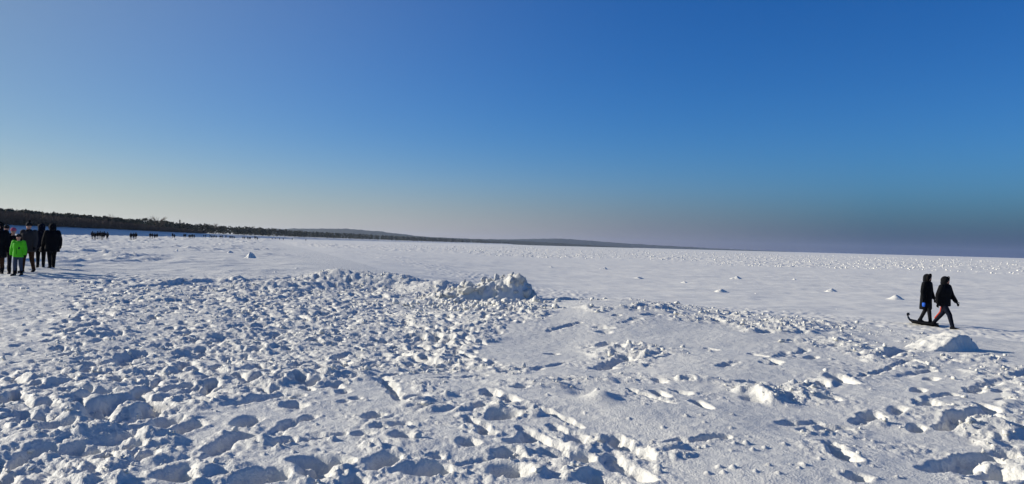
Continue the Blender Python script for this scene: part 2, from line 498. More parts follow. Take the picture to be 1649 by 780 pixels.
# ---- footprints and troughs ------------------------------------------------
wobf = 0.55 * perlin(x / 0.055, y / 0.055, 81) + 0.6 * perlin(x / 0.13, y / 0.13, 82)
lumpf = masked(clod_field, (rs < 26).astype(np.float32), x, y, 0.075, 83, 0.8) / 0.075
thv = TH[:J1]; rrv = RR[I0:I1]
def window(cx, cy, rad):
    r = math.hypot(cx, cy); a = math.atan2(cx, cy)
    i0, i1 = np.searchsorted(rrv, [r - rad, r + rad])
    da = rad / max(r, 1e-3)
    j0, j1 = np.searchsorted(thv, [a - da, a + da])
    return slice(i0, i1), slice(j0, j1)
def stamp(x0, y0, x1, y1, wid, dep, rim=1.0, taper=0.12, ragged=0.22, slope=0.0):
    """press a print from heel (x0,y0) to toe (x1,y1); slope>0: shallow at the heel, deep at the toe"""
    L = math.hypot(x1 - x0, y1 - y0) + 1e-6
    cx, cy = (x0 + x1) / 2, (y0 + y1) / 2
    si, sj = window(cx, cy, L / 2 + wid * 2.0)
    X, Y = x[si, sj], y[si, sj]
    if X.size < 6: return
    ux, uy = (x1 - x0) / L, (y1 - y0) / L
    u = (X - cx) * ux + (Y - cy) * uy
    v = -(X - cx) * uy + (Y - cy) * ux
    half = wid / 2
    core = max(L / 2 - half, 0.0)
    w = half * (1 + taper * np.clip(u / (L / 2), -1, 1))
    du = np.maximum(np.abs(u) - core, 0)
    d = np.sqrt((du / half) ** 2 + (v / w) ** 2) + ragged * wobf[si, sj]
    z = Hs[si, sj]
    inm = 1 - sstep(0.55, 1.10, d)
    if inm.max() < 0.3: return
    k = np.clip(u / L + 0.5, 0, 1)
    dd = dep * (1 - slope * (1 - k))
    ref = float((z * (d < 1.6)).sum() / max((d < 1.6).sum(), 1))
    floor = 0.65 * ref + 0.35 * z - dd * (1 + 0.16 * wobf[si, sj])
    floor = np.maximum(floor, HB[si, sj] - max(dep, 0.08) * 1.15)
    z2 = z + (np.minimum(floor, z) - z) * inm
    rr_ = np.exp(-((d - 1.38) / 0.26) ** 2)
    z2 = z2 + rim * dep * rr_ * (0.06 + 0.12 * lumpf[si, sj] * (0.5 + 0.5 * np.clip(u / (L / 2), -1, 1) + 0.15))
    Hs[si, sj] = z2

# random treading of the trampled snow, mostly along the beach
n_made = 0
cand = 9000
cx = rng.uniform(-22, 5, cand); cy = rng.uniform(3.2, 30, cand)
cb = base_h(cx, cy)
cpx, cpy, _ = to_px(cx, cy, cb[0])
cm = sstep(-10, 25, poly_sd(cpx, cpy, TRAMPLE)) * (1 - 0.55 * sstep(-20, 30, poly_sd(cpx, cpy, PATH)))
cpa = sstep(-20, 30, poly_sd(cpx, cpy, PATH))
for i in range(cand):
    if rng.random() > cm[i] * 0.9 or cpx[i] < -150: continue
    a = rng.normal(-0.50, 0.5) + (math.pi if rng.random() < 0.5 else 0)
    if rng.random() < 0.25: a = rng.uniform(0, 6.28)
    L = rng.uniform(0.18, 0.32); wd = rng.uniform(0.08, 0.13)
    dep = rng.uniform(0.04, 0.12) * (1 - 0.72 * cpa[i])
    ux, uy = math.sin(a) * L / 2, math.cos(a) * L / 2
    stamp(cx[i] - ux, cy[i] - uy, cx[i] + ux, cy[i] + uy, wd, dep, 0.9, 0.12, 0.34)
    n_made += 1
# treading of the churned crest and patches
cx = rng.uniform(-4, 12, 2600); cy = rng.uniform(4.0, 22, 2600)
cpx, cpy, _ = to_px(cx, cy, base_h(cx, cy)[0])
for i in range(2600):
    w = 0
    for (a_, b_, rx, ry, st) in PATCH:
        if ((cpx[i] - a_) / rx) ** 2 + ((cpy[i] - b_) / ry) ** 2 < 0.9: w = max(w, st)
    if rng.random() < w * 0.34:
        a = rng.uniform(0, 6.28); L = rng.uniform(0.2, 0.34)
        ux, uy = math.sin(a) * L / 2, math.cos(a) * L / 2
        stamp(cx[i] - ux, cy[i] - uy, cx[i] + ux, cy[i] + uy, rng.uniform(0.10, 0.15), rng.uniform(0.04, 0.10))

# prints and troughs that the photograph shows singly: heel px, toe px, width m, depth m
PRINTS = [
    ((1338, 716), (1368, 744), .17, .17), ((1386, 670), (1422, 672), .26, .18), ((1528, 690), (1572, 662), .24, .20), ((1582, 652), (1602, 676), .17, .16),
    ((1497, 757), (1588, 735), .24, .19), ((1560, 772), (1640, 764), .26, .20), ((1600, 728), (1640, 738), .22, .16), ((1472, 651), (1514, 634), .17, .07),
    ((1497, 652), (1522, 650), .14, .07), ((1604, 645), (1628, 643), .13, .08), ((1270, 683), (1312, 680), .14, .07), ((1300, 695), (1342, 690), .17, .12),
    ((1342, 691), (1362, 688), .15, .04), ((1368, 774), (1388, 779), .2, .15), ((1563, 632), (1614, 612), .2, .13), ((1614, 612), (1660, 598), .2, .1),
    ((1340, 603), (1368, 620), .30, .20), ((1374, 608), (1462, 581), .13, .08), ((1418, 577), (1456, 565), .34, .19), ((1363, 566), (1388, 570), .2, .1),
    ((1446, 606), (1488, 597), .2, .08), ((1320, 638), (1349, 646), .26, .17), ((1252, 575), (1270, 568), .2, .08), ((1274, 572), (1300, 562), .16, .07),
    ((1225, 582), (1255, 588), .2, .06), ((1160, 590), (1185, 583), .2, .07),
    ((868, 657), (940, 691), .10, .09), ((898, 688), (950, 720), .20, .18), ((985, 712), (1042, 746), .20, .18), ((868, 726), (915, 738), .15, .10),
    ((918, 736), (948, 748), .22, .17), ((985, 750), (1040, 784), .18, .17), ((1082, 721), (1166, 708), .14, .10), ((1010, 627), (1085, 651), .09, .09),
    ((1085, 628), (1112, 636), .17, .08), ((862, 613), (985, 611), .12, .06), ((985, 610), (1112, 613), .13, .06), ((1195, 640), (1235, 648), .3, .08),
    ((950, 704), (1000, 708), .10, .06), ((930, 770), (1000, 790), .2, .12), ((840, 690), (905, 726), .12, .10),
    ((782, 626), (796, 638), .2, .14), ((770, 650), (788, 658), .2, .14), ((812, 636), (828, 648), .18, .14), ((826, 622), (846, 626), .2, .1),
    ((835, 657), (856, 664), .22, .13), ((786, 677), (822, 667), .2, .10), ((752, 672), (785, 692), .14, .12), ((768, 695), (795, 702), .17, .13),
    ((742, 708), (766, 720), .17, .12), ((812, 714), (862, 708), .16, .10), ((842, 698), (868, 710), .2, .15), ((800, 724), (836, 742), .26, .18),
    ((735, 748), (800, 737), .08, .06), ((795, 750), (846, 770), .28, .19), ((598, 758), (632, 733), .20, .15), ((634, 758), (728, 754), .27, .17),
    ((690, 736), (708, 734), .15, .07), ((495, 738), (570, 748), .16, .15), ((498, 760), (522, 768), .24, .18), ((558, 782), (578, 772), .2, .12),
    ((590, 677), (610, 665), .18, .12), ((602, 690), (622, 685), .2, .13), ((575, 700), (587, 696), .17, .10), ((634, 680), (656, 686), .2, .12),
    ((632, 696), (668, 706), .2, .13), ((648, 643), (690, 640), .24, .19), ((490, 700), (550, 700), .10, .05), ((547, 648), (562, 645), .15, .08),
    ((548, 634), (556, 628), .16, .08), ((566, 640), (580, 642), .14, .08), ((612, 604), (642, 642), .13, .15), ((515, 624), (560, 616), .10, .07),
    ((228, 670), (250, 648), .24, .17), ((238, 690), (282, 668), .24, .14), ((266, 702), (320, 678), .24, .16), ((382, 687), (412, 671), .21, .15),
    ((330, 737), (392, 702), .22, .18), ((388, 651), (446, 634), .2, .12), ((460, 656), (482, 650), .26, .17), ((438, 698), (474, 676), .14, .12),
    ((486, 680), (504, 669), .13, .11), ((455, 712), (556, 699), .08, .07), ((428, 716), (462, 712), .16, .12), ((464, 742), (562, 746), .19, .17),
    ((488, 752), (522, 766), .24, .19), ((248, 772), (310, 756), .26, .19), ((372, 776), (470, 760), .25, .19), ((214, 740), (256, 733), .2, .14),
    ((140, 668), (200, 640), .3, .2), ((70, 700), (110, 680), .25, .16), ((120, 640), (180, 628), .3, .18), ((180, 585), (230, 572), .35, .2), ((270, 590), (310, 588), .3, .16),
    ((882, 534), (930, 520), .16, .09), ((955, 526), (985, 530), .3, .1), ((960, 534), (985, 536), .3, .1), ((1000, 521), (1030, 513), .2, .08), ((1035, 508), (1060, 506), .25, .09),
    ((860, 596), (912, 584), .14, .08), ((878, 572), (898, 570), .22, .10), ((965, 595), (1000, 580), .30, .16), ((960, 560), (985, 552), .25, .13),
    ((700, 610), (770, 605), .2, .12), ((560, 610), (640, 603), .13, .1), ((640, 575), (700, 588), .3, .17), ((720, 575), (760, 582), .3, .18), ((790, 588), (812, 592), .25, .13),
]
rp = random.Random(3)
PRINTS = [(a, b, w * .9, d * .60) for (a, b, w, d) in PRINTS]
PA, PB = ground_pts([q[0] for q in PRINTS]), ground_pts([q[1] for q in PRINTS])
for p, q, (a, b, w, d) in zip(PA, PB, PRINTS):
    L_ = math.hypot(q[0] - p[0], q[1] - p[1])
    if L_ < 2.4 * w:
        stamp(p[0], p[1], q[0], q[1], w * .95, d, 1.2, 0.15, 0.30, 0.25)
    else:                                   # a dragged trail: several irregular scoops
        n = int(L_ / (w * 1.15)) + 1
        ux, uy = (q[0] - p[0]) / L_, (q[1] - p[1]) / L_
        for k in range(n):
            t = (k + .5) / n * L_ + rp.uniform(-.25, .25) * w; o_ = rp.uniform(-.22, .22) * w
            l_ = w * rp.uniform(.6, 1.15); a_ = rp.uniform(-.35, .35)
            vx_, vy_ = ux * math.cos(a_) - uy * math.sin(a_), ux * math.sin(a_) + uy * math.cos(a_)
            cx_, cy_ = p[0] + ux * t - uy * o_, p[1] + uy * t + ux * o_
            stamp(cx_ - vx_ * l_, cy_ - vy_ * l_, cx_ + vx_ * l_, cy_ + vy_ * l_, w * rp.uniform(.65, 1.1), d * rp.uniform(.35, 1.0) * .85, 1.1, 0.1, 0.34, rp.uniform(0, .4))
# short trails of shallower steps over the smooth snow
TRAILS = [((1120, 655), (1010, 600)), ((1180, 700), (1640, 620)), ((1230, 600), (1420, 545)), ((900, 545), (1000, 500)), ((1450, 690), (1520, 600)), ((1150, 560), (1330, 600))]
for (a, b) in TRAILS:
    p, q = ground_pt(*a), ground_pt(*b)
    n = int(math.hypot(q[0] - p[0], q[1] - p[1]) / 0.62)
    ux, uy = (q[0] - p[0]), (q[1] - p[1]); L = math.hypot(ux, uy); ux /= L; uy /= L
    for k in range(n):
        if rp.random() < 0.35: continue
        t = (k + rp.uniform(-.2, .2)) / n * L; o_ = (0.11 if k % 2 else -0.11) + rp.uniform(-.04, .04)
        cx_, cy_ = p[0] + ux * t - uy * o_, p[1] + uy * t + ux * o_
        l_ = rp.uniform(.13, .19)
        stamp(cx_ - ux * l_, cy_ - uy * l_, cx_ + ux * l_, cy_ + uy * l_, rp.uniform(.12, .16), rp.uniform(.03, .08), 1.0, .15, .15, .3)

# crumbly surface near the single prints
nearp = np.zeros_like(x)
for p, q, (a, b, w, d) in zip(PA, PB, PRINTS):
    cx_, cy_ = (p[0] + q[0]) / 2, (p[1] + q[1]) / 2; rad = math.hypot(q[0] - p[0], q[1] - p[1]) / 2 + w * 1.6
    si, sj = window(cx_, cy_, rad)
    g_ = 1 - sstep(.45, 1.0, np.hypot(x[si, sj] - cx_, y[si, sj] - cy_) / rad)
    nearp[si, sj] = np.maximum(nearp[si, sj], g_ * .7)
ch_ = np.maximum(ch, nearp * np.clip(0.7 + wob, 0.1, 1))
# loose snow does not hold needles: take the sharpest peaks down
def box(a, kr, kc):
    for ax_, k in ((0, kr), (1, kc)):
        pad = [(0, 0), (0, 0)]; pad[ax_] = (k + 1, k)
        c_ = np.cumsum(np.pad(a, pad, mode='edge'), axis=ax_)
        a = (np.take(c_, range(2 * k + 1, c_.shape[ax_]), ax_) - np.take(c_, range(0, c_.shape[ax_] - 2 * k - 1), ax_)) / (2 * k + 1)
    return a
for kr, kc, lim in ((5, 8, .034), (3, 5, .020), (1, 2, .009)):
    m_ = box(Hs, kr, kc)
    lim = lim * np.clip(rs / 7, .9, 2.4)
    ex = Hs - m_ - lim
    Hs = np.where(ex > 0, m_ + lim + ex * .25, Hs)
# crumbly surface of everything trodden
trod = np.clip(np.maximum(np.maximum(amp, ch_ * land), ridge * .9), 0, 1) * fade
sub1 = masked(clod_field, trod, x + 0.03 * wob, y, 0.11, 141, 0.7); sub2 = masked(clod_field, trod, x, y, 0.05, 143, 0.6)
Hs += trod * (0.15 * sub1 + 0.26 * sub2 + 0.026 * (masked(billow, trod, x, y, 0.16, 4, 147, 0.7) - 0.4) + 0.009 * perlin(x / 0.06, y / 0.06, 149))
# scattered crumbs on the smooth snow
for i in range(420):
    px_, py_ = rng.uniform(420, 1640), rng.uniform(560, 778)
    p = at_z(px_, py_, 1.0)
    r_ = rng.uniform(0.006, 0.022) * (1.7 if rng.random() < 0.08 else 1)
    si, sj = window(p[0], p[1], r_ * 1.3)
    X, Y = x[si, sj], y[si, sj]
    if X.size < 4: continue
    q = 1 - ((X - p[0]) ** 2 + (Y - p[1]) ** 2) / (r_ * r_)
    Hs[si, sj] += r_ * 0.9 * np.maximum(q, 0) ** 0.7
Hh[I0:I1, :J1] = Hs

# ---- middle and far ground -------------------------------------------------
K0 = int(np.searchsorted(RR, 14.0)); K1 = int(np.searchsorted(RR, 900.0))
xm, ym, rm, sm, tm = GX[K0:K1, :J1], GY[K0:K1, :J1], Rg[K0:K1, :J1], S0[K0:K1, :J1], T0[K0:K1, :J1]
add = np.zeros_like(xm)
beach = (1 - sstep(-3, 4, sm)) * sstep(18, 28, rm) * (1 - sstep(-30, -15, tm))
# wind drifts and old tracks of the far beach, stretched along the wind
cu, su = math.cos(-0.35), math.sin(-0.35)
um, vm = xm * cu + ym * su, -xm * su + ym * cu
dr = fbm(um / 1.0, vm / 2.6, 1.5, 3, 91)
dpatch = np.clip(0.25 + 1.3 * perlin(xm / 9, ym / 14, 95), 0, 1.2)
add += beach * (0.15 * np.maximum(dr, -0.15) * (0.35 + dpatch) * (1 + rm / 140))
add += beach * 0.13 * masked(clod_field, beach, um, vm / 1.8, 0.45, 97, 0.45) / 0.5 * (0.25 + dpatch) * (1 + rm / 90)
# smooth sea ice with low drifts
icem = sstep(2.5, 9, sm)
flat = icem * (1 - sstep(90, 150, rm + 22 * perlin(xm / 30, ym / 30, 99)))
add += flat * (0.075 * fbm(xm / 3.2, ym / 1.4, 2.2, 4, 101, 0.6) + 0.05 * masked(clod_field, flat, xm / 1.8, ym, 2.2, 106, 0.3) * np.clip(perlin(xm / 14, ym / 9, 108) + .4, 0, 1) + 0.10 * np.maximum(perlin(xm / 5.0, ym / 3.0, 104) - 0.25, 0) + 0.035 * np.maximum(perlin(xm / 1.3, ym / 0.9, 105) - 0.35, 0))
# trodden track along the foot of the berm
trk = np.exp(-((sm - 11.5 - 2.0 * perlin(xm / 8, ym / 8, 107)) / 2.2) ** 2) * sstep(12, 18, rm)
add += trk * icem * (0.05 * billow(xm, ym, 0.5, 3, 109) + 0.22 * masked(clod_field, trk * icem, xm, ym, 0.42, 111, 0.6))
# pressure ice towards the horizon
pk = icem * sstep(95, 190, rm + 34 * perlin(xm / 34, ym / 34, 99))
lamk = 1.0
add += pk * (0.16 * np.maximum(fbm(xm, ym, 2.6, 3, 121, 0.7), -0.1) + 0.42 * masked(clod_field, pk, xm, ym, 1.6, 125, 0.55) * (0.4 + 0.6 * np.clip(perlin(xm / 16, ym / 16, 127) + 0.5, 0, 1)))
Hh[K0:K1, :J1] += add
# very far ice keeps some relief
V0 = K1
Hh[V0:, :J1] += (sstep(2.5, 9, S0[V0:, :J1]) * np.maximum(perlin(GX[V0:, :J1] / 40, GY[V0:, :J1] / 40, 131), 0) * 0.5) * (1 - sstep(4000, 9000, Rg[V0:, :J1]))

def ground_z(X, Y):
    """height of the finished sheet at a point (nearest row/column, bilinear)"""
    r = math.hypot(X, Y); a = math.atan2(X, Y)
    if not (math.radians(-40) < a < math.radians(40)): return float(base_h(np.array([X]), np.array([Y]))[0][0])
    i = int(np.clip(np.searchsorted(RR, r) - 1, 0, NR - 2)); j = int(np.clip((math.degrees(a) + 40) / 0.094, 0, NF - 2))
    fi = (r - RR[i]) / (RR[i + 1] - RR[i]); fj = (a - TH[j]) / (TH[j + 1] - TH[j])
    return float((Hh[i, j] * (1 - fj) + Hh[i, j + 1] * fj) * (1 - fi) + (Hh[i + 1, j] * (1 - fj) + Hh[i + 1, j + 1] * fj) * fi)

def build_ground():
    V = np.stack([GX, GY, Hh], -1).reshape(-1, 3)
    idx = np.arange(NR * NT).reshape(NR, NT)
    nxt = np.roll(idx, -1, 1)
    F = np.stack([idx[:-1], nxt[:-1], nxt[1:], idx[1:]], -1)[..., ::-1]
    Fs = S0[:-1]
    isice = (Fs > 5.0).reshape(-1)
    F = F.reshape(-1, 4)
    for name, mk, mat in (('snowy_beach', ~isice, M['snow']), ('sea_ice', isice, M['ice'])):
        f = F[mk]
        used = np.unique(f)
        remap = np.zeros(NR * NT, np.int64); remap[used] = np.arange(len(used))
        f2 = remap[f]
        v2 = V[used]
        o = array_obj(name, v2, f2, mat)
        o['kind'] = 'structure'
build_ground()


# ================================================================== generic solids
def icosphere(sub=1):
    bm = bmesh.new(); bmesh.ops.create_icosphere(bm, subdivisions=sub, radius=1.0)
    V = np.array([v.co[:] for v in bm.verts]); F = np.array([[v.index for v in f.verts] for f in bm.faces])
    bm.free()
    return V, F
ICO1, ICO2 = icosphere(1), icosphere(2)

def noise3(V, s, seed):
    return (perlin(V[:, 0] * s + 3.1 * seed, V[:, 1] * s + V[:, 2] * s * 0.7, seed) + perlin(V[:, 2] * s - 1.7 * seed, V[:, 0] * s * 0.6 + V[:, 1] * s, seed + 9)) * 0.7

def rand_rot(r):
    q = r.normal(size=4); q /= np.linalg.norm(q)
    w, a, b, c = q
    return np.array([[1 - 2 * (b * b + c * c), 2 * (a * b - c * w), 2 * (a * c + b * w)], [2 * (a * b + c * w), 1 - 2 * (a * a + c * c), 2 * (b * c - a * w)],
                     [2 * (a * c - b * w), 2 * (b * c + a * w), 1 - 2 * (a * a + b * b)]])

def lump_mesh(seed, ico, flat=0.6):
    """one broken clump of snow: an uneven, partly faceted lump of unit size"""
    r = np.random.default_rng(seed)
    V = ico[0].copy()
    for _ in range(5):                                   # break faces off it
        n = r.normal(size=3); n /= np.linalg.norm(n)
        d = r.uniform(0.3, 0.7)
        k = V @ n
        V = V - np.outer(np.maximum(k - d, 0) * 0.9, n)
    V = V * (1 + 0.42 * noise3(V, 1.3, seed)[:, None])
    V = V * (1 + 0.22 * noise3(V, 3.1, seed + 5)[:, None])
    V[:, 2] *= flat
    return V

LUMPS = [lump_mesh(200 + i, ICO2, 0.75) for i in range(7)]
LUMPS1 = [lump_mesh(300 + i, ICO1, 0.8) for i in range(6)]
LUMP_ME = []
for i, V in enumerate(LUMPS):
    me = bpy.data.meshes.new('snow_block')
    me.from_pydata([tuple(v) for v in V], [], [tuple(int(k) for k in f) for f in ICO2[1]])
    me.materials.append(M['snow'])
    me.polygons.foreach_set('use_smooth', [True] * len(me.polygons))
    LUMP_ME.append(me)

def joined_lumps(name, pts, sizes, mat, r, shapes=LUMPS1, F0=ICO1[1], squash=1.0):
    Vs, Fs, n = [], [], 0
    for p, s in zip(pts, sizes):
        V = shapes[r.integers(len(shapes))] @ rand_rot(r).T
        V = V * s * np.array([r.uniform(.8, 1.25), r.uniform(.8, 1.25), r.uniform(.7, 1.0) * squash]) + p
        Vs.append(V); Fs.append(F0 + n); n += len(V)
    return array_obj(name, np.vstack(Vs), np.vstack(Fs), mat)

# ================================================================== heaps and mounds of snow
def heap(name, cx, cy, lx, ly, hfun, step, label, cat, group=None, blocks=(), mat='snow', rz=0.0):
    """a mound built as its own closed height sheet sunk into the ground, with loose blocks as parts"""
    u = np.arange(-lx, lx + 1e-6, step); v = np.arange(-ly, ly + 1e-6, step)
    U, Vv = np.meshgrid(u, v)
    h = hfun(U, Vv)
    c, s = math.cos(rz), math.sin(rz)
    WX, WY = cx + U * c - Vv * s, cy + U * s + Vv * c
    gz = np.array([ground_z(a, b) for a, b in zip(WX[::4, ::4].ravel(), WY[::4, ::4].ravel())])
    g0 = float(np.percentile(gz, 30))
    loc = empty(name, (cx, cy, g0))
    Z = h - 0.10
    n0, n1 = U.shape
    idx = np.arange(n0 * n1).reshape(n0, n1)
    F = np.stack([idx[:-1, :-1], idx[:-1, 1:], idx[1:, 1:], idx[1:, :-1]], -1).reshape(-1, 4)
    P = np.stack([WX - cx, WY - cy, Z], -1).reshape(-1, 3)
    keep = (Z.reshape(-1)[F] > -0.097).any(1)
    F = F[keep]
    used = np.unique(F); rm = np.zeros(len(P), int); rm[used] = np.arange(len(used))
    b = array_obj('packed_snow', P[used], rm[F], M[mat])
    b.parent = loc
    tag(loc, label, cat, group)
    r = np.random.default_rng(abs(hash(label)) % 1000 if False else len(label) * 7 + int(abs(cx) * 13))
    for (n, smin, smax, lift) in blocks:
        for k in range(n):
            for _ in range(60):
                a, bq = r.uniform(-lx, lx), r.uniform(-ly, ly)
                i, j = int((bq + ly) / step), int((a + lx) / step)
                i, j = min(i, n0 - 1), min(j, n1 - 1)
                if h[i, j] > lift: break
            else: continue
            o = bpy.data.objects.new('snow_block', LUMP_ME[int(r.integers(len(LUMP_ME)))])
            C.objects.link(o); o.parent = loc
            sz = r.uniform(smin, smax) * r.uniform(.8, 1.1)
            o.location = (WX[i, j] - cx, WY[i, j] - cy, h[i, j] - 0.10 + 0.12 * sz)
            o.rotation_euler = tuple(r.uniform(0, 6.28, 3))
            o.scale = (sz * r.uniform(.8, 1.3), sz * r.uniform(.8, 1.2), sz * r.uniform(.7, 1.0))
    return loc

# the big ploughed heap
p = at_z(775, 488, 1.0)
def big_heap(U, V):
    w = 0.08 * perlin(U / 0.25, V / 0.25, 301)
    prof = np.interp(U, [-1.9, -1.3, -0.8, -0.3, 0.1, 0.45, 0.75, 0.95, 1.12, 1.3, 1.42], [0, .14, .30, .42, .50, .60, .74, .72, .54, .30, 0])
    prof = prof * (1 - sstep(0.25, 1.0, np.abs(V + w) / 0.95))
    h = prof * 0.98 + (prof > 0.02) * (0.28 * clod_field(U + w, V, 0.36, 303, .9) + 0.40 * clod_field(U, V + w, 0.18, 305, .9) + 0.4 * clod_field(U, V, 0.08, 307, .8) + 0.05 * (billow(U, V, .3, 3, 309) - .4)) * sstep(0.0, 0.12, prof)
    return h
heap('snow_heap', p[0] - 0.06, p[1] + 0.85, 2.0, 1.1, big_heap, 0.025, 'tall rubbly heap of ploughed snow blocks with a steep shaded end', 'snow heap',
     blocks=((80, .04, .09, .08), (34, .10, .18, .15)))

# mound that hides the walkers' feet
p = ground_pt(1546, 567)
def near_mound(U, V):
    w = 0.10 * perlin(U / .3, V / .3, 311) + 0.04 * perlin(U / .1, V / .1, 312)
    ax = np.interp(U + w * .6, [-1.05, -0.65, -0.30, 0.05, 0.30, 0.52, 0.70], [0, .09, .23, .34, .31, .16, 0])
    ay = np.clip((V + w * .6 + .36) / .14, 0, 1) * np.interp(V, [-.6, .0, .25, .62], [1.0, 1.0, .8, 0])
    h = ax * ay * 1.05
    return h + (h > .01) * sstep(0, .08, h) * (.20 * clod_field(U, V, .13, 313, .6) * (U < -.25) + .16 * clod_field(U, V, .22, 314, .7) + .15 * clod_field(U, V, .09, 315, .5) + .02 * perlin(U / .12, V / .12, 317))
heap('snow_mound', p[0] - .05, p[1] + 0.36, 1.25, 0.75, near_mound, 0.02, "broken snow mound with a shaded blue face below the walking couple's feet", 'snow mound',
     blocks=((6, .02, .04, .02),), rz=math.radians(29))

# low mounds: px, py of the base, width px, height px, lies on ('ice'|'beach')
def low_mound(seed, w, h, sharp):
    def f(U, V):
        k = 0.10 * w * perlin(U / (0.35 * w), V / (0.35 * w), seed)
        u = U + k - 0.10 * w
        a = np.where(u < 0, np.clip(1 + u / (0.60 * w), 0, 1) ** 1.3, np.clip(1 - u / (0.38 * w), 0, 1) ** 0.8)
        b = np.clip(1 - np.abs(V + k) / (0.42 * w), 0, 1) ** 0.8
        base = h * a * b * 1.15
        return base + (base > 0.002) * sstep(0, 0.3 * h, base) * (0.35 * clod_field(U, V, 0.22 * w, seed + 3, .7) * h / w * 2 + 0.05 * h * perlin(U / (.12 * w), V / (.12 * w), seed + 5))
    return f
MOUNDS = [(970, 434, 26, 4.5, 'ice', 'low snow hummock, alone on the smooth ice left of the others'), (1100, 456, 26, 4, 'ice', 'thin dark-edged snow hummock between two longer ones'),
          (1158, 471, 42, 6, 'ice', 'long low snow hummock in the middle of the ice field'), (1184, 450, 32, 5, 'ice', 'pale snow hummock behind the long low one'),
          (1216, 474, 26, 3.5, 'ice', 'flat little snow drift just right of the long hummock'), (1337, 469, 32, 7, 'ice', 'pointed snow hummock between the middle of the ice and the walkers'),
          (1440, 483, 50, 9, 'ice', 'broad pointed snow hummock nearest to the walking couple'), (1346, 497, 18, 4, 'ice', 'tiny snow lump near the trodden track on the ice'),
          (1024, 449, 40, 4, 'ice', 'stretched flat snow drift behind the rubble crest'), (884, 432, 26, 3, 'ice', 'small flat snow drift beyond the big heap'),
          (1278, 450, 16, 3, 'ice', 'very small hummock far out towards the rough ice'),
          (400, 416, 27, 9.5, 'beach', 'dark shaded snow pile standing alone at the beach edge'), (368, 407, 20, 4, 'beach', 'small shaded snow pile left of the dark pile'),
          (342, 403, 60, 4.5, 'beach', 'long shaded snow bank beneath the distant crowd'), (283, 405, 12, 4.5, 'beach', 'small dark snow lump on the beach under the walking pair'),
          (440, 440, 20, 5.5, 'beach', 'small shadowed snow lump beside the smooth ridge'), (475, 434, 26, 4, 'beach', 'flat shadowed snow lump behind the smooth ridge'),
          (384, 463, 13, 6, 'beach', 'upright pointed snow chunk at the edge of the trampled snow')]
for i, (a, b, w, h, on, lab) in enumerate(MOUNDS):
    z = 0.0 if on == 'ice' else 1.0
    p = at_z(a, b, z)
    sc = p[1] / F_PX
    heap('snow_hummock', p[0], p[1] + 0.1 * w * sc, w * sc * 0.62, w * sc * 0.6, low_mound(400 + 7 * i, w * sc, h * sc * (1.15 if on == 'beach' else 1.1), 2.2), w * sc / 46, lab, 'snow hummock',
         'snow hummocks on the ice' if on == 'ice' else 'snow piles on the beach', mat='ice' if on == 'ice' else 'snow')

# loose clods over everything trodden
r = np.random.default_rng(77)
pts, sizes = [], []
flatpx, flatpy = pxs.ravel(), pys.ravel()
wgt = (np.clip(np.maximum(amp * 0.5, ch * land), 0, 1) * (rs < 26) * (rs > 3.6) * (flatpx.reshape(pxs.shape) > -120) * (flatpx.reshape(pxs.shape) < 1760)).ravel()
wgt = wgt * rs.ravel() ** 1.2
cdf = np.cumsum(wgt); cdf /= cdf[-1]
sel = np.searchsorted(cdf, r.random(5200))
xf, yf, zf, rf = x.ravel(), y.ravel(), Hs.ravel(), rs.ravel()
for i in sel:
    s = min(0.006 + r.exponential(0.0075), 0.045) * (0.8 + rf[i] / 22)
    pts.append(np.array([xf[i], yf[i], zf[i] + 0.25 * s])); sizes.append(s)
for k in range(420):                        # rubble rolled from the big heap
    a_, b_ = r.normal(775, 55), 489 + abs(r.normal(0, 6))
    q = ground_pt(a_, b_, 3)
    s = .03 + r.exponential(.028)
    pts.append(np.array([q[0], q[1], ground_z(q[0], q[1]) + .2 * s])); sizes.append(min(s, .12))
for (a, b, s) in ((965, 718, .10), (672, 706, .09), (1126, 731, .035), (1188, 721, .028), (1535, 612, .07), (1560, 690, .08), (1385, 690, .035), (1378, 720, .03), (1383, 736, .05),
                  (1300, 622, .1), (1330, 600, .07), (1555, 640, .08), (1590, 628, .07), (1425, 682, .05), (1450, 690, .03), (1100, 560, .09), (1015, 560, .13), (985, 575, .12), (1040, 575, .1)):
    s *= .55
    q = ground_pt(a, b); pts.append(np.array([q[0], q[1], ground_z(q[0], q[1]) + .3 * s])); sizes.append(s)
tag(joined_lumps('loose_snow_clods', pts, sizes, M['snow'], r), 'loose crumbs and clods of snow thrown up by feet', 'snow', kind='stuff')

# blocks of broken pressure ice far out on the sea
aa = np.radians(r.uniform(-22, 40, 4800)); dd = 105 * (7.0 ** (r.random(4800) ** 1.25))
RX, RY = dd * np.sin(aa), dd * np.cos(aa)
ok = (seg_dist(RX, RY, BERM) > 25 + 0.1 * dd) & ((dd > 190) | (perlin(RX / 34, RY / 34, 99) * 34 + dd > 140))
pts, sizes = [], []
for X, Y, d in zip(RX[ok], RY[ok], dd[ok]):
    s = r.uniform(0.06, 0.24) * (0.7 + d / 280)
    pts.append(np.array([X, Y, ground_z(X, Y) + 0.1 * s])); sizes.append(s)
tag(joined_lumps('ice_rubble', pts, sizes, M['ice'], r, squash=0.8), 'broken snow-covered ice blocks of the rough field towards the horizon', 'ice', kind='stuff')

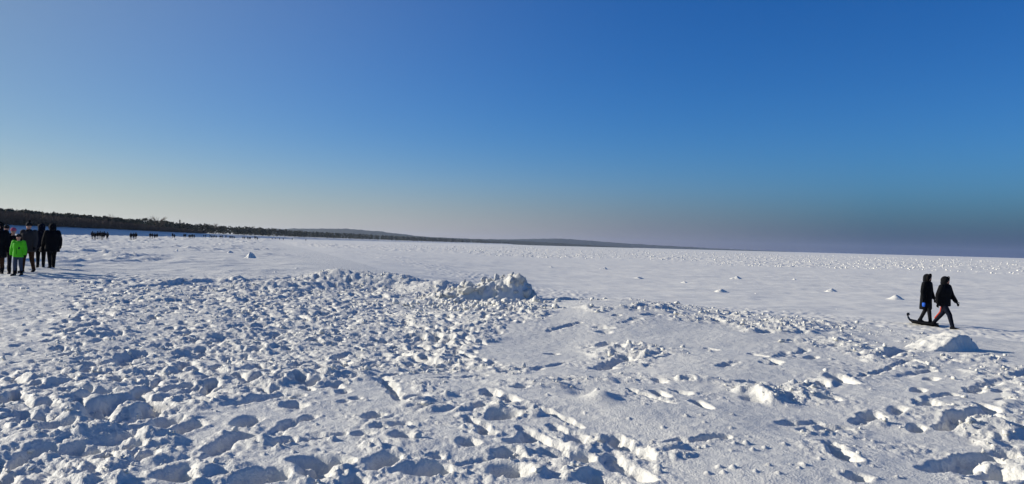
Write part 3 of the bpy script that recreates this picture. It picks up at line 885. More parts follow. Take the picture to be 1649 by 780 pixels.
# ================================================================== woods, shrubs and hills
def tri_cloud(centers, size, r, flat=0.5, aspect=1.0):
    """small leaf-clump triangles/quads around the given points"""
    n = len(centers)
    a = r.normal(size=(n, 3)); a[:, 2] *= flat; a /= np.linalg.norm(a, axis=1)[:, None]
    b = r.normal(size=(n, 3)); b -= (b * a).sum(1)[:, None] * a; b /= np.linalg.norm(b, axis=1)[:, None]
    s = (size * r.uniform(.6, 1.4, n))[:, None]
    V = np.stack([centers - a * s - b * s * .5 * aspect, centers + a * s - b * s * .35 * aspect, centers + a * s * .5 + b * s * aspect, centers - a * s * .7 + b * s * .8 * aspect], 1).reshape(-1, 3)
    F = np.arange(4 * n).reshape(n, 4)
    return V, F

def tube(path, radii, seg=6):
    V, F = [], []
    path = [np.array(q, float) for q in path]
    for i, (q, rad) in enumerate(zip(path, radii)):
        d = path[min(i + 1, len(path) - 1)] - path[max(i - 1, 0)]
        d /= np.linalg.norm(d) + 1e-9
        a = np.cross(d, [0.31, 0.95, 0.1]); a /= np.linalg.norm(a); b = np.cross(d, a)
        for k in range(seg):
            t = 2 * math.pi * k / seg
            V.append(q + rad * (a * math.cos(t) + b * math.sin(t)))
    for i in range(len(path) - 1):
        for k in range(seg):
            F.append((i * seg + k, i * seg + (k + 1) % seg, (i + 1) * seg + (k + 1) % seg, (i + 1) * seg + k))
    return np.array(V), np.array(F)

def merge(parts):
    Vs, Fs, n = [], [], 0
    for V, F in parts:
        Vs.append(V); Fs.append(F + n); n += len(V)
    return np.vstack(Vs), np.vstack(Fs)

def pine_shape(seed, h, dens=1.0):
    """trunk with limbs, and a crown of uneven tiers"""
    r = np.random.default_rng(seed)
    lean = r.normal(0, .03, 2)
    path = [np.array([lean[0] * z + .15 * math.sin(z * .7 + seed), lean[1] * z, z]) for z in np.linspace(0, h * .93, 7)]
    parts = [tube(path, np.linspace(.17, .04, 7) * h / 9)]
    cl = []
    nl = int(15 * dens)
    for k in range(nl):
        z = h * r.uniform(.32, .96); f = z / h
        reach = h * (0.30 * (1 - ((f - .55) / .55) ** 2) ** .5 if abs(f - .55) < .55 else .06) * r.uniform(.55, 1.1)
        a = r.uniform(0, 6.28)
        p0 = np.array([lean[0] * z, lean[1] * z, z - .05 * h]); p1 = p0 + np.array([math.cos(a) * reach, math.sin(a) * reach, .10 * h * r.uniform(.2, 1)])
        parts.append(tube([p0, (p0 + p1) / 2 + [0, 0, -.02 * h], p1], [.05 * h / 9, .035 * h / 9, .015 * h / 9], 4))
        m = int(r.integers(9, 18) * dens)
        cl.append(p1 + r.normal(0, 1, (m, 3)) * h * np.array([.062, .062, .036]))
        m2 = m // 2
        cl.append((p0 + p1) / 2 + r.normal(0, 1, (m2, 3)) * h * np.array([.05, .05, .03]))
    return merge(parts), tri_cloud(np.vstack(cl), .045 * h, r, .4)

def bare_shape(seed, h, spread=.5, n=26, twigs=9):
    r = np.random.default_rng(seed)
    parts = [tube([(0, 0, 0), (.05, 0, h * .25), (0, .05, h * .5), (.02, 0, h * .8)], [.2 * h / 9, .15 * h / 9, .1 * h / 9, .03 * h / 9])]
    tw = []
    for k in range(n):
        z = h * r.uniform(.22, .7); a = r.uniform(0, 6.28); R_ = spread * h * r.uniform(.35, .95) * .6
        p0 = np.array([0, 0, z]); p1 = np.array([math.cos(a) * R_, math.sin(a) * R_, z + h * r.uniform(.12, .34)])
        p1[2] = min(p1[2], h)
        mid = (p0 + p1) / 2 + r.normal(0, .02 * h, 3)
        parts.append(tube([p0, mid, p1], [.05 * h / 9, .04 * h / 9, .02 * h / 9], 4))
        for _ in range(twigs):
            s = p0 + (p1 - p0) * r.uniform(.4, 1); e = s + np.array([math.cos(a) * .08 * h, math.sin(a) * .08 * h, .09 * h]) * r.uniform(.5, 1.3) + r.normal(0, .05 * h, 3)
            tw.append(tube([s, e], [.016 * h / 9 * 1.6, .008 * h / 9 * 1.6], 3))
    return merge(parts), merge(tw)

def dune_at(D):
    """x of the wood's front edge at depth D"""
    ys = [q[1] for q in DUNE]; xs_ = [q[0] for q in DUNE]
    return float(np.interp(D, ys, xs_))
_ca = np.arange(-160.0, 900.0, 2.0); _cd = np.geomspace(120, 6500, 700)
_ys = [q[1] for q in DUNE]; _xs = [q[0] for q in DUNE]
_dx = np.interp(_cd, _ys, _xs)
_hit = [(_cd[np.argmax((a - W_PX / 2) / F_PX * _cd < _dx)] if ((a - W_PX / 2) / F_PX * _cd < _dx).any() else 6400.0) for a in _ca]
def wood_depth(a): return float(np.interp(a, _ca, _hit))
def gz_base(X, Y): return float(base_h(np.array([X]), np.array([Y]))[0][0])

def top_for(px):
    """height above the horizon (photo px) of the wood's skyline"""
    return float(np.interp(px, [-80, 0, 60, 150, 250, 310, 400, 450, 560, 660, 760, 850], [39, 37, 33, 29, 23.6, 19, 16.5, 14, 11, 8.2, 5.5, 1.5]))

pine_protos = [pine_shape(500 + i, 9.0) for i in range(5)]
def shape_mesh(name, VF, mat):
    me = bpy.data.meshes.new(name)
    V, F = VF
    me.from_pydata([tuple(v) for v in V], [], [tuple(int(k) for k in f) for f in F])
    me.materials.append(mat)
    return me
pine_me = [(shape_mesh('trunk', t, M['bark']), shape_mesh('crown', c, M['pine'])) for t, c in pine_protos]

def place_tree(name, tm, cm, X, Y, z, sc, rz, label, group=None):
    e = empty(name, (X, Y, z), rz)
    for nm, me in (('trunk', tm), ('crown', cm)):
        o = bpy.data.objects.new(nm, me); C.objects.link(o); o.parent = e; o.scale = (sc * 1.1, sc * 1.1, sc)
    tag(e, label, 'tree', group)
    return e

r = np.random.default_rng(91)
# pines whose crowns make the skyline, near end of the wood
PINE_PX = np.concatenate([np.arange(-30, 470, 6.2)])
for k, a in enumerate(PINE_PX):
    a = a + r.uniform(-2.5, 2.5)
    # depth at which the column meets the dune edge
    D = wood_depth(a)
    D = D + r.uniform(4, 40) * (0.6 + D / 600)
    X = (a - W_PX / 2) / F_PX * D
    z = gz_base(X, Y := D)
    topz = CAM[2] + (top_for(a) + r.uniform(-3.0, 2.2)) * D / F_PX
    h = max(topz - z, 2.5)
    i = int(r.integers(len(pine_me)))
    place_tree('pine_tree', pine_me[i][0], pine_me[i][1], X, Y, z - .2, h / 9.0, r.uniform(0, 6.28),
               'dark pine crown on the skyline of the dune wood', 'pines along the dune wood')
# single trees that stand out of the skyline
def on_skyline(a, D_extra):
    D = wood_depth(a)
    D += D_extra
    return (a - W_PX / 2) / F_PX * D, D
for (a, hpx, lab, spread, nm, seed) in ((253, 30.5, 'round bare-branched tree rising above the pines', .95, 'bare_tree', 601), (177, 31, 'thin bare treetop above the left end of the wood', .7, 'bare_tree', 602),
                              (344, 21.5, 'low wide bare tree above the wood near the distant crowd', .9, 'bare_tree', 603)):
    X, D = on_skyline(a, 18)
    z = gz_base(X, D); h = CAM[2] + hpx * D / F_PX - z
    t, tw = bare_shape(seed, 9.0, spread, 34, 14)
    place_tree(nm, shape_mesh('trunk', t, M['bark']), shape_mesh('crown', tw, M['twig']), X, D, z - .2, h / 9.0, 0, lab)
X, D = on_skyline(289, 22)
z = gz_base(X, D); h = CAM[2] + 25.5 * D / F_PX - z
rr_ = np.random.default_rng(5)
zs = 9 * rr_.random(420) ** .8
cc = np.stack([rr_.normal(0, 1, 420), rr_.normal(0, 1, 420), zs], 1); cc[:, :2] *= (0.06 * (9.2 - zs) + .03)[:, None]
place_tree('spruce_tree', shape_mesh('trunk', tube([(0, 0, 0), (0, 0, 8.6)], [.16, .03]), M['bark']), shape_mesh('crown', tri_cloud(cc, .3, rr_, .4), M['pine']), X, D, z - .2, h / 9.0, 0,
           'slim pointed spruce sticking out above the dune wood')

# the mass of the wood behind them
Vs, Fs, n = [], [], 0
for k in range(900):
    a = r.uniform(-140, 860)
    D = wood_depth(a)
    D = D * (1 + r.uniform(0.005, .10)) + r.uniform(2, 30)
    X = (a - W_PX / 2) / F_PX * D
    z = gz_base(X, D)
    h = max((CAM[2] + (top_for(a) * r.uniform(.80, 1.0) + .4) * D / F_PX - z), 3.0)
    wd = max(h, 2.2 * D / F_PX * 3)
    m = 46
    u = r.random(m); ph = r.uniform(0, 6.28, m)
    rad = np.sqrt(np.clip(1 - ((u - .55) / .5) ** 2, .05, 1)) * .36 * wd * np.sqrt(r.random(m))
    cen = np.stack([X + rad * np.cos(ph), D + rad * np.sin(ph), z + h * (.10 + .86 * u)], 1)
    V, F = tri_cloud(cen, .085 * wd, r, .5)
    Vs.append(V); Fs.append(F + n); n += len(V)
tag(array_obj('pine_wood', np.vstack(Vs), np.vstack(Fs), M['pine'], False), 'dark mass of pine wood along the dunes behind the beach', 'wood', kind='stuff')

# leafless brown thicket on the dune front
Vs, Fs, n = [], [], 0
for k in range(1500):
    a = r.uniform(-140, 215) if k < 1050 else r.uniform(200, 330)
    D = wood_depth(a)
    D -= r.uniform(-6, 7)
    X = (a - W_PX / 2) / F_PX * D
    z = gz_base(X, D)
    hh = (CAM[2] + top_for(a) * D / F_PX - z) * r.uniform(.5, .93) * float(np.interp(a, [0, 150, 260, 330], [1, .85, .6, .4]))
    hh = max(hh, 1.0)
    m = 26
    s = np.stack([X + r.normal(0, .5, m) * 1.2, D + r.normal(0, .6, m), np.full(m, z)], 1)
    e = s + np.stack([r.normal(0, .35, m), r.normal(0, .35, m), r.uniform(.45, 1, m)], 1) * np.array([hh * .7, hh * .7, hh])
    w = .05 + .05 * r.random((m, 1)); side = np.stack([np.ones(m), r.normal(0, .4, m), np.zeros(m)], 1) * w
    V = np.stack([s - side, s + side, e + side * .5, e - side * .5], 1).reshape(-1, 3)
    Vs.append(V); Fs.append(np.arange(4 * m).reshape(m, 4) + n); n += len(V)
    V, F = tri_cloud(z * np.array([0, 0, 1]) + np.stack([X + r.normal(0, .8, 14), D + r.normal(0, .8, 14), hh * r.uniform(.15, .9, 14)], 1), .30, r, .8, .5)
    Vs.append(V); Fs.append(F + n); n += len(V)
tag(array_obj('dune_thicket', np.vstack(Vs), np.vstack(Fs), M['twig'], False), 'leafless brown thicket on the snowy dune front', 'thicket', kind='stuff')

# wooded hills across the bay
def hill(name, D, depth, prof, seed, zlow=-1.0):
    """ridge of land with the given skyline: prof = [(photo px, px above the horizon)]"""
    a = np.linspace(prof[0][0], prof[-1][0], 260)
    hp = np.interp(a, [q[0] for q in prof], [q[1] for q in prof])
    hp = np.maximum(hp + 0.35 * perlin(a / 16, a * 0 + seed, seed) + 0.2 * perlin(a / 5, a * 0, seed + 1), -0.4)
    zc = CAM[2] + hp * D / F_PX
    rows = np.linspace(-1, 1, 15)
    V = []
    for t in rows:
        Dd = D + t * depth
        f = max(0.0, 1 - t * t) ** .7
        V.append(np.stack([(a - W_PX / 2) / F_PX * Dd, np.full_like(a, Dd), zlow + (zc - zlow) * f * (1 + .06 * perlin(a / 9, a * 0 + t * 4, seed + 3) * (abs(t) > .05))], 1))
    V = np.stack(V)
    n0, n1 = V.shape[:2]
    idx = np.arange(n0 * n1).reshape(n0, n1)
    F = np.stack([idx[:-1, :-1], idx[:-1, 1:], idx[1:, 1:], idx[1:, :-1]], -1).reshape(-1, 4)
    o = array_obj(name, V.reshape(-1, 3), F, M['farwood'])
    o['kind'] = 'structure'
    return o
hill('wooded_shore', 5200, 420, [(380, 6), (450, 10.5), (520, 10), (600, 9.4), (660, 9.0), (720, 7.8), (780, 7.0), (840, 5.8), (890, 4.6), (940, 2.6), (990, .8), (1020, -.4)], 701)
hill('hill', 7000, 700, [(380, 12), (430, 14), (470, 15.6), (530, 17.6), (560, 17.8), (600, 15.8), (640, 12.6), (670, 9.6), (700, 7.5), (760, 5), (820, 2), (860, 0)], 711)
hill('hill', 9500, 800, [(700, 4), (740, 5.6), (790, 7.4), (830, 8.4), (870, 10.2), (900, 11.4), (925, 10.6), (960, 8.8), (1000, 6.8), (1050, 5.0), (1100, 3.8), (1150, 2.2), (1200, 1.2), (1260, .3), (1290, -.4)], 721)

# ================================================================== people
def capsule(p0, r0, p1, r1, seg=12):
    p0, p1 = np.array(p0, float), np.array(p1, float)
    d = p1 - p0; L = np.linalg.norm(d); d = d / L if L > 1e-6 else np.array([0, 0, 1.0])
    path, rad = [], []
    for t in (-0.98, -.7, -.3): path.append(p0 + d * r0 * t); rad.append(r0 * math.sqrt(1 - t * t))
    path += [p0, p1]; rad += [r0, r1]
    for t in (.3, .7, .98): path.append(p1 + d * r1 * t); rad.append(r1 * math.sqrt(1 - t * t))
    return loft_path(path, rad, rad, d, seg)

def loft_path(path, ra, rb, d, seg=12):
    a = np.cross(d, [0, 1, 0.02]) if abs(d[1]) < .9 else np.cross(d, [1, 0, 0.02])
    a /= np.linalg.norm(a); b = np.cross(d, a)
    V, F = [], []
    for q, x_, y_ in zip(path, ra, rb):
        for k in range(seg):
            t = 2 * math.pi * k / seg
            V.append(q + a * math.cos(t) * x_ + b * math.sin(t) * y_)
    n = len(path)
    for i in range(n - 1):
        for k in range(seg):
            F.append((i * seg + k, i * seg + (k + 1) % seg, (i + 1) * seg + (k + 1) % seg, (i + 1) * seg + k))
    F.append(tuple(range(seg - 1, -1, -1))); F.append(tuple((n - 1) * seg + k for k in range(seg)))
    return V, F

def stack(rings, seg=18):
    """closed solid from horizontal ellipses (x, y, z, rx, ry)"""
    V, F = [], []
    for (cx, cy, cz, rx, ry) in rings:
        for k in range(seg):
            t = 2 * math.pi * k / seg
            V.append(np.array([cx + rx * math.cos(t), cy + ry * math.sin(t), cz]))
    n = len(rings)
    for i in range(n - 1):
        for k in range(seg):
            F.append((i * seg + k, i * seg + (k + 1) % seg, (i + 1) * seg + (k + 1) % seg, (i + 1) * seg + k))
    F.append(tuple(range(seg - 1, -1, -1))); F.append(tuple((n - 1) * seg + k for k in range(seg)))
    return V, F

def ball(c, rx, ry, rz, seg=14):
    return stack([(c[0], c[1], c[2] + rz * t, rx * math.sqrt(1 - t * t), ry * math.sqrt(1 - t * t)) for t in (-.985, -.85, -.6, -.3, 0, .3, .6, .85, .985)], seg)

def fuse(name, parts, voxel, smooth, mats, parent=None, zones=None, mesh_only=False):
    """one continuous skin over the given overlapping solids"""
    V, F, n = [], [], 0
    for v, f in parts:
        V += list(v); F += [tuple(k + n for k in q) for q in f]; n += len(v)
    me = bpy.data.meshes.new('source')
    me.from_pydata([tuple(v) for v in V], [], F)
    ob = bpy.data.objects.new('source', me); C.objects.link(ob)
    m = ob.modifiers.new('r', 'REMESH'); m.mode = 'VOXEL'; m.voxel_size = voxel
    s = ob.modifiers.new('s', 'SMOOTH'); s.iterations = smooth; s.factor = 0.5
    dg = bpy.context.evaluated_depsgraph_get()
    out = bpy.data.meshes.new_from_object(ob.evaluated_get(dg))
    bpy.data.objects.remove(ob); bpy.data.meshes.remove(me)
    out.name = name
    out.materials.clear()
    for q in mats: out.materials.append(q)
    npl = len(out.polygons)
    out.polygons.foreach_set('use_smooth', [True] * npl)
    if zones:
        cen = np.zeros(npl * 3); out.polygons.foreach_get('center', cen); cen = cen.reshape(-1, 3)
        out.polygons.foreach_set('material_index', [int(zones(c)) for c in cen])
    if mesh_only: return out
    o = bpy.data.objects.new(name, out); C.objects.link(o)
    if parent is not None: o.parent = parent
    return o

def lerp(a, b, t): return tuple(p + (q - p) * t for p, q in zip(a, b))

def skeleton(stride, swing, arm_out=.05, bend=.25, hand_l=None, hand_r=None, lean=.0):
    """joints of a 1.75 m adult facing +Y; stride = half step length; the right leg leads"""
    J = {}
    hz = .92 - .22 * stride * stride * 2
    for s, sg in (('l', -1), ('r', 1)):
        lead = 1 if s == 'r' else -1
        fy = lead * stride
        lift = 0.0 if lead > 0 else .32 * max(stride - .08, 0)
        hip = (sg * .095, 0, hz); ank = (sg * .095, fy, .09 + lift)
        kn = lerp(hip, ank, .5); kn = (kn[0], kn[1] + .03 + (.10 * stride if lead > 0 else .22 * stride), kn[2] + .01)
        J['hip' + s], J['knee' + s], J['ank' + s] = hip, kn, ank
        ta = (math.radians(-4) if lead > 0 else math.radians(-38) * min(stride / .3, 1))
        J['toe' + s] = (ank[0] + sg * .02, ank[1] + .19 * math.cos(ta), ank[2] - .045 + .19 * math.sin(ta))
        J['heel' + s] = (ank[0], ank[1] - .04, ank[2] - .03)
        sh = (sg * .185, lean, 1.43 - (.92 - hz))
        a = -lead * swing
        el = (sh[0] + sg * arm_out, sh[1] + .27 * math.sin(a) , sh[2] - .28 * math.cos(a))
        a2 = a + bend
        wr = (el[0] + sg * arm_out * .3, el[1] + .25 * math.sin(a2), el[2] - .25 * math.cos(a2))
        J['sh' + s], J['el' + s], J['wr' + s] = sh, el, wr
    for s, h in (('l', hand_l), ('r', hand_r)):
        if h is not None:
            J['wr' + s] = h; m = lerp(J['sh' + s], h, .52); J['el' + s] = (m[0] * 1.12, m[1] - .06, m[2] - .02)
    d = .92 - hz
    J['pel'] = (0, 0, .95 - d); J['neck'] = (0, lean, 1.48 - d); J['head'] = (0, lean + .02, 1.63 - d); J['d'] = d
    return J

def rig_body(J, bulk=1.0):
    P = []
    d = J['d']; ln = J['neck'][1]
    P.append(stack([(0, 0, .86 - d, .12, .09), (0, 0, .95 - d, .155 * bulk, .115 * bulk), (0, ln * .4, 1.1 - d, .145 * bulk, .11 * bulk), (0, ln * .8, 1.28 - d, .165, .115), (0, ln, 1.40 - d, .17, .105), (0, ln, 1.46 - d, .10, .08)]))
    P.append(capsule((0, ln, 1.42 - d), .06, (0, ln + .015, 1.56 - d), .053))
    hx, hy, hzz = J['head']
    P.append(ball((hx, hy, hzz + .02), .077, .095, .105)); P.append(ball((hx, hy + .02, hzz - .04), .06, .075, .075))
    P.append(capsule((hx, hy + .088, hzz + .01), .011, (hx, hy + .112, hzz - .022), .015, 8))
    for sg in (-1, 1): P.append(ball((hx + sg * .078, hy - .005, hzz), .012, .024, .032, 8))
    for s in 'lr':
        P.append(capsule(J['hip' + s], .088 * bulk, J['knee' + s], .062 * bulk)); P.append(capsule(J['knee' + s], .062 * bulk, J['ank' + s], .046 * bulk))
        P.append(capsule(J['heel' + s], .045, J['toe' + s], .035))
        P.append(capsule(J['sh' + s], .058, J['el' + s], .045)); P.append(capsule(J['el' + s], .045, J['wr' + s], .032))
    return P

def rig_coat(J, hem, bulk=1.0, skirt=1.0):
    """jacket: torso, collar and sleeves down to the wrists; hem = height of the lower edge"""
    P = []
    d = J['d']; ln = J['neck'][1]
    zs = [(hem, .185 * skirt, .150 * skirt), (hem + .04, .19 * skirt, .155 * skirt), (1.0, .185, .145), (1.1, .175, .14), (1.25, .195, .15), (1.36, .20, .14), (1.43, .165, .115), (1.48, .095, .09)]
    zs = [q for i, q in enumerate(zs) if i < 2 or q[0] > hem + .07]
    P.append(stack([(0, ln * max(0, (z - .9) / .6), z - d, rx * bulk, ry * bulk) for z, rx, ry in zs]))
    for s in 'lr':
        P.append(capsule(J['sh' + s], .080 * bulk, J['el' + s], .066 * bulk)); P.append(capsule(J['el' + s], .066 * bulk, lerp(J['el' + s], J['wr' + s], .93), .052 * bulk))
    return P

def glove(J, s, curl=.5):
    """palm, four unequal bent fingers and a thumb from the side of the palm"""
    e, w = np.array(J['el' + s]), np.array(J['wr' + s])
    d = (w - e) / np.linalg.norm(w - e)
    side = np.array([0, 1, 0.0]); side = side - d * (side @ d); side /= np.linalg.norm(side)
    pal = np.cross(d, side) * (1 if s == 'l' else -1)          # towards the thigh
    P = [loft_path([w, w + d * .03, w + d * .075, w + d * .095], [.028, .040, .044, .036], [.022, .020, .018, .014], d, 10)]
    for k, (o, L) in enumerate(((.030, .070), (.010, .080), (-.010, .075), (-.029, .058))):
        b = w + d * .088 + side * o
        m = b + d * L * .5 + pal * curl * .012
        t = m + (d * math.cos(curl * 1.6) + pal * math.sin(curl * 1.6)) * L * .5
        P.append(capsule(b, .0105, m, .0100, 7)); P.append(capsule(m, .0100, t, .0085, 7))
    b = w + d * .035 + side * .034
    m = b + (side * .75 + d * .65) * .035; t = m + (side * .25 + d * .9 + pal * .3) * .035
    P.append(capsule(b, .0125, m, .0115, 7)); P.append(capsule(m, .0115, t, .009, 7))
    V, F, n = [], [], 0
    for v, f in P:
        V += list(v); F += [tuple(k + n for k in q) for q in f]; n += len(v)
    return V, F

def boot(J, s):
    a, h, t = J['ank' + s], J['heel' + s], J['toe' + s]
    up = lerp(a, J['knee' + s], .32)
    return [capsule(up, .062, a, .058), capsule(h, .054, t, .047), capsule((h[0], h[1] - .005, h[2] - .02), .045, (t[0], t[1] + .015, t[2] - .012), .040)]

def person(loc, rz, sc, J, coat, legs, label, hem=.82, bulk=1.0, skirt=1.0, hood=None, hat=None, pom=False, scarf=None, group=None, skin='skin', boots='black', gloves='black', extra=None, legzone=None, ruff=False):
    e = empty('person', loc, rz); e.scale = (sc, sc, sc)
    tag(e, label, 'person', group)
    d = J['d']
    lm = [M[legs], M[skin]] + ([M[legzone[0]]] if legzone else [])
    def zone(c):
        if c[2] > 1.47 - d: return 1
        if legzone and legzone[1](c): return 2
        return 0
    fuse('body', rig_body(J, bulk), .016, 3, lm, e, zone)
    fuse('coat', rig_coat(J, hem, bulk, skirt), .018, 4, [M[coat]], e)
    hx, hy, hz = J['head']
    for s in 'lr':
        V, F = glove(J, s); mesh_obj('glove', V, F, M[gloves], e)
        fuse('boot', boot(J, s), .014, 3, [M[boots]], e)
    for sg in (-1, 1):
        V, F = ball((hx + sg * .031, hy + .086, hz + .018), .011, .008, .008, 8); mesh_obj('eye', V, F, M['eye'], e)
    V, F = capsule((hx - .02, hy + .086, hz - .055), .006, (hx + .02, hy + .086, hz - .055), .006, 6); mesh_obj('mouth', V, F, M['red'] if skin == 'skin' else M['eye'], e)
    if hood:
        P = [ball((hx, hy - .03, hz + .02), .135, .130, .140), ball((hx, hy - .05, hz - .07), .13, .115, .11), stack([(0, J['neck'][1], hz - .20, .15, .13), (hx, hy - .02, hz - .12, .12, .11), (hx, hy - .03, hz - .02, .11, .09)])]
        o = fuse('hood', P, .014, 3, [M[hood]], e)
        # rim of the hood round the face
        pr = []
        for k in range(18):
            t = 2 * math.pi * k / 18
            pr.append((hx + math.cos(t) * .108, hy + .072 - .03 * math.cos(t) ** 2 + .012 * math.sin(t), hz + .015 + math.sin(t) * .125))
        parts = [capsule(pr[k], (.036 if ruff else .02), pr[(k + 1) % 18], (.036 if ruff else .02), 7) for k in range(18)]
        fuse('hood_rim', parts, .011, 1, [M['fur'] if ruff else M[hood]], o)
    if hat:
        o = fuse('hat', [stack([(hx, hy - .01, hz + .035, .094, .110), (hx, hy - .01, hz + .075, .097, .112), (hx, hy - .012, hz + .12, .082, .095), (hx, hy - .015, hz + .150, .045, .05), (hx, hy - .015, hz + .158, .015, .015)])], .012, 2, [M[hat]], e)
        fuse('hat_brim', [stack([(hx, hy - .01, hz + .028, .100, .116), (hx, hy - .01, hz + .065, .102, .118)])], .012, 2, [M[hat]], o)
        if pom:
            V, F = ball((hx, hy - .015, hz + .19), .042, .042, .040, 12); mesh_obj('pompom', V, F, M['fur'], o)
    if scarf:
        fuse('scarf', [stack([(0, J['neck'][1] + .01, hz - .165, .11, .105), (0, J['neck'][1] + .02, hz - .13, .105, .105), (0, hy, hz - .095, .092, .092)])], .014, 3, [M[scarf]], e)
    if extra: extra(e, J)
    return e

def stand_at(px, py, z): 
    p = at_z(px, py, z); return (p[0], p[1], ground_z(p[0], p[1]) - .02)

# ---- the couple on the ice ---------------------------------------------------
def at_depth(px, D):
    d = ray(px, 400); X = d[0] * D / d[1]
    return (X, D, ground_z(X, D) - .02)
Jm = skeleton(.36, .30, .06, .30, lean=.03)
def red_side(c): return c[0] < -.0 and c[1] < -.06 and .16 < c[2] < .62 and c[0] < -.05
man = person(at_depth(1522, 25.0), math.radians(-150), 1.82 / 1.78, Jm, 'black', 'navy', 'hooded walker in black jacket striding ahead with a red patch on the rear trouser leg', hem=.80, bulk=1.26, hood='black', scarf='black',
             legzone=None, boots='black')
def back(p): return (p[0], p[1] - .065, p[2])
o = fuse('trouser_patch', [capsule(back(lerp(Jm['hipl'], Jm['kneel'], .5)), .058, back(Jm['kneel']), .052), capsule(back(Jm['kneel']), .052, back(lerp(Jm['kneel'], Jm['ankl'], .6)), .044)], .012, 3, [M['red']], man)
o['label'] = 'red-orange panel on the rear trouser leg'
Jw = skeleton(.22, .12, .05, .25, lean=.03)
def blue_bag(e, J):
    V, F = stack([(.235, .05, .60, .010, .03), (.24, .05, .63, .022, .055), (.24, .05, .72, .026, .060), (.235, .05, .76, .014, .04)], 10)
    mesh_obj('blue_bag', V, F, M['blue'], e)
woman = person(at_depth(1493, 25.9), math.radians(-145), 1.74 / 1.78, Jw, 'black', 'charcoal', 'walker in long black hooded coat following beside the striding one on the ice', hem=.52, bulk=1.2, skirt=1.05, hood='black', ruff=True, extra=blue_bag)

# low black sledge with a turned-up end behind them
q = at_depth(1491, 25.5)
sl_ = empty('sledge', (q[0], q[1], q[2] + .02), math.radians(-36)); tag(sl_, 'low black sledge with one end curled up, at the feet of the walking couple', 'sledge')
prof = [(-.47, .37), (-.50, .30), (-.49, .22), (-.44, .14), (-.36, .09), (-.2, .07), (0, .06), (.25, .045), (.42, .02)]
V, F = [], []
for (a, b) in prof:
    for (v_, h_) in ((-.19, .07), (-.17, 0), (0, -.01), (.17, 0), (.19, .07), (.17, .055), (0, .045), (-.17, .055)):
        k = 1.0 if a > -.4 else .75
        V.append((a, v_ * k, b + h_ * (1 if a > -.42 else .6)))
nn = 8
for i in range(len(prof) - 1):
    for k in range(nn): F.append((i * nn + k, i * nn + (k + 1) % nn, (i + 1) * nn + (k + 1) % nn, (i + 1) * nn + k))
F.append(tuple(range(nn))); F.append(tuple((len(prof) - 1) * nn + k for k in range(nn)))
mesh_obj('hull', V, F, M['plastic'], sl_)
for sg in (-1, 1):
    V, F = merge([tube([(-.36, sg * .12, .07), (0, sg * .12, .035), (.42, sg * .12, .0)], [.016, .016, .014], 6)])
    mesh_obj('runner', V, F, M['plastic'], sl_)
V, F = tube([(-.485, -.14, .33), (-.50, 0, .36), (-.485, .14, .33)], [.035, .04, .035], 8); mesh_obj('handle', V, F, M['plastic'], sl_)

# ---- the family group on the left --------------------------------------------
def left_at(px, D):
    d = ray(px, 400); X = d[0] * D / d[1]
    return (X, D, ground_z(X, D) - .02)
TO_CAM = math.radians(180 + 33)
def bag(e, J):
    w = J['wrl']
    V, F = stack([(w[0] - .03, w[1], w[2] - .30, .07, .13), (w[0] - .03, w[1], w[2] - .28, .085, .15), (w[0] - .03, w[1], w[2] - .12, .07, .12), (w[0] - .03, w[1], w[2] - .08, .03, .05)], 12)
    mesh_obj('shoulder_bag', V, F, M['black'], e)
def chest_print(e, J):
    V, F = ball((-.085, .150, 1.18), .045, .02, .055, 10); mesh_obj('chest_pocket', V, F, M['charcoal'], e)
    V, F = tube([(0, .168, .82), (0, .170, 1.0), (0, .160, 1.2), (0, .135, 1.38)], [.008] * 4, 6); mesh_obj('zip', V, F, M['charcoal'], e)
G = 'family walking on the packed path'
person(left_at(30, 23.8), TO_CAM - .45, 1.34 / 1.78, skeleton(.09, .16, .10, .15), 'green', 'jeans', 'child in neon green jacket and grey-blue trousers with a dark hat', hem=.80, bulk=1.18, hat='charcoal', group=G, gloves='black', extra=chest_print)
person(left_at(46, 26.2), TO_CAM - .4, 1.80 / 1.80, skeleton(.2, .25, .06, .2), 'greycoat', 'brown', 'adult in brown-grey coat and bobble hat just behind the child in green', hem=.74, bulk=1.30, hat='charcoal', pom=True, scarf='charcoal', group=G)
person(left_at(66, 28.6), TO_CAM + math.pi, 1.74 / 1.78, skeleton(.26, .25, .06, .2), 'navy', 'black', 'adult in plain dark hooded jacket between the bobble hat and the fur hood', hem=.78, bulk=1.25, hood='navy', group=G)
person(left_at(84, 28.4), TO_CAM + math.pi + .2, 1.72 / 1.78, skeleton(.16, .2, .07, .35), 'black', 'black', 'adult in long black coat and big round hood carrying a bag, outermost of the group', hem=.66, bulk=1.3, skirt=1.1, hood='black', ruff=True, group=G, extra=bag)
person(left_at(21, 25.6), TO_CAM, 1.60 / 1.78, skeleton(.08, .1), 'black', 'navy', 'person in pink knitted hat half hidden behind the child in green', hem=.72, bulk=1.05, hat='pink', group=G)
person(left_at(10, 26.4), TO_CAM, 1.66 / 1.78, skeleton(.09, .1), 'charcoal', 'black', 'person in dark cap mostly hidden behind the figure at the picture edge', hem=.74, bulk=1.0, hat='charcoal', group=G)
person(left_at(-2, 25.0), TO_CAM, 1.80 / 1.78, skeleton(.10, .1), 'black', 'brown', 'tall dark figure in long coat cut off by the picture edge', hem=.58, bulk=1.12, skirt=1.1, hood='black', group=G)

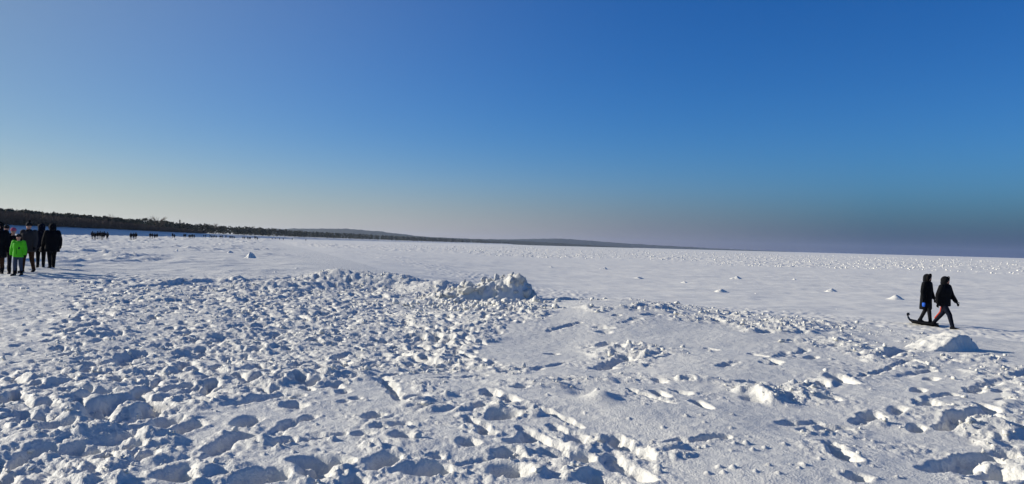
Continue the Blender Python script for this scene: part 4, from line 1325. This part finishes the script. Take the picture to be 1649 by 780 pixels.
# ---- far walkers ---------------------------------------------------------------
far_me = []
for i, (st, ct, lg, hem) in enumerate(((.12, 'black', 'navy', .8), (.2, 'navy', 'black', .7), (.08, 'charcoal', 'black', .55), (.16, 'black', 'charcoal', .78))):
    J = skeleton(st, .15, .05, .2); hx, hy, hz = J['head']
    parts = rig_body(J) + rig_coat(J, hem, 1.08) + [ball((hx, hy - .02, hz + .03), .115, .12, .13)] + boot(J, 'l') + boot(J, 'r')
    far_me.append(fuse('walker', parts, .032, 1, [M[ct], M[lg]], None, lambda c, hem=hem: 0 if c[2] > hem else 1, True))
rf = random.Random(9)
def walkers(pxs_, py_feet, hpx, label, group):
    for k, a in enumerate(pxs_):
        hh = rf.uniform(1.6, 1.82)
        D = hh / hpx * F_PX * rf.uniform(.97, 1.03)
        X = ray(a, 390)[0] / ray(a, 390)[1] * D
        o = bpy.data.objects.new('person', far_me[rf.randrange(4)]); C.objects.link(o)
        o.location = (X, D, ground_z(X, D) - .03); o.rotation_euler = (0, 0, rf.choice((0, math.pi)) + rf.uniform(.2, .7))
        s = hh / 1.77; o.scale = (s * 1.05, s * 1.05, s)
        tag(o, label, 'person', group)
GF = 'distant walkers on the beach'
walkers([148.5, 152.5, 157, 161, 164.5, 167.5], 389, 13.4, 'dark walker in the tight row of six beyond the family group', 'row of six distant walkers')
walkers([172.5], 389, 13.0, 'dark walker alone just beside the tight row of six', GF)
walkers([210.5, 215, 218.5], 389, 12.0, 'dark walker in the close cluster of three on the far beach', 'cluster of three distant walkers')
walkers([241.5, 245, 249, 252.5], 387, 9.4, 'dark walker in the line of four on the far beach', 'line of four distant walkers')
walkers([193.5], 378, 6.4, 'tiny lone walker at the foot of the dune', GF)
walkers([277.5, 280.5], 387, 8.0, 'dark walker of the pair right of the line of four', 'pair of distant walkers')
walkers([296, 298.5], 387, 7.0, 'dark walker of the second, smaller distant pair', 'second pair of distant walkers')
walkers([304.5, 307, 309.5, 312.5], 387, 7.0, 'dark walker in the knot of four beyond the small pair', 'knot of four distant walkers')
walkers([328, 331, 338, 340.5, 343, 345.5, 348, 354, 355.8, 358, 363.5, 370, 372, 374.5, 377, 391, 393.5, 398.5, 401, 403, 410, 412, 414.5], 388, 5.0, 'tiny figure in the far crowd below the wood', 'far crowd on the beach')
walkers([438, 443, 450, 456, 470.5, 492.5], 388, 3.8, 'speck-like figure at the far end of the beach', 'farthest walkers on the beach')

# ================================================================== haze
bm = bmesh.new(); bmesh.ops.create_cube(bm, size=1.0)
me = bpy.data.meshes.new('haze'); bm.to_mesh(me); bm.free()
hz_o = bpy.data.objects.new('haze', me); C.objects.link(hz_o)
hz_o.scale = (26000, 26000, 142); hz_o.location = (0, 0, 69)
hm = bpy.data.materials.new('haze_air'); hm.use_nodes = True
hn, hl = hm.node_tree.nodes, hm.node_tree.links
hn.clear()
pv = hn.new('ShaderNodeVolumePrincipled')
pv.inputs['Color'].default_value = (0.66, 0.76, 0.95, 1)
pv.inputs['Density'].default_value = 0.000036
pv.inputs['Anisotropy'].default_value = 0.62
ho = hn.new('ShaderNodeOutputMaterial'); hl.new(pv.outputs[0], ho.inputs['Volume'])
me.materials.append(hm)
tag(hz_o, 'thin cold haze over the bay', 'haze', kind='stuff')
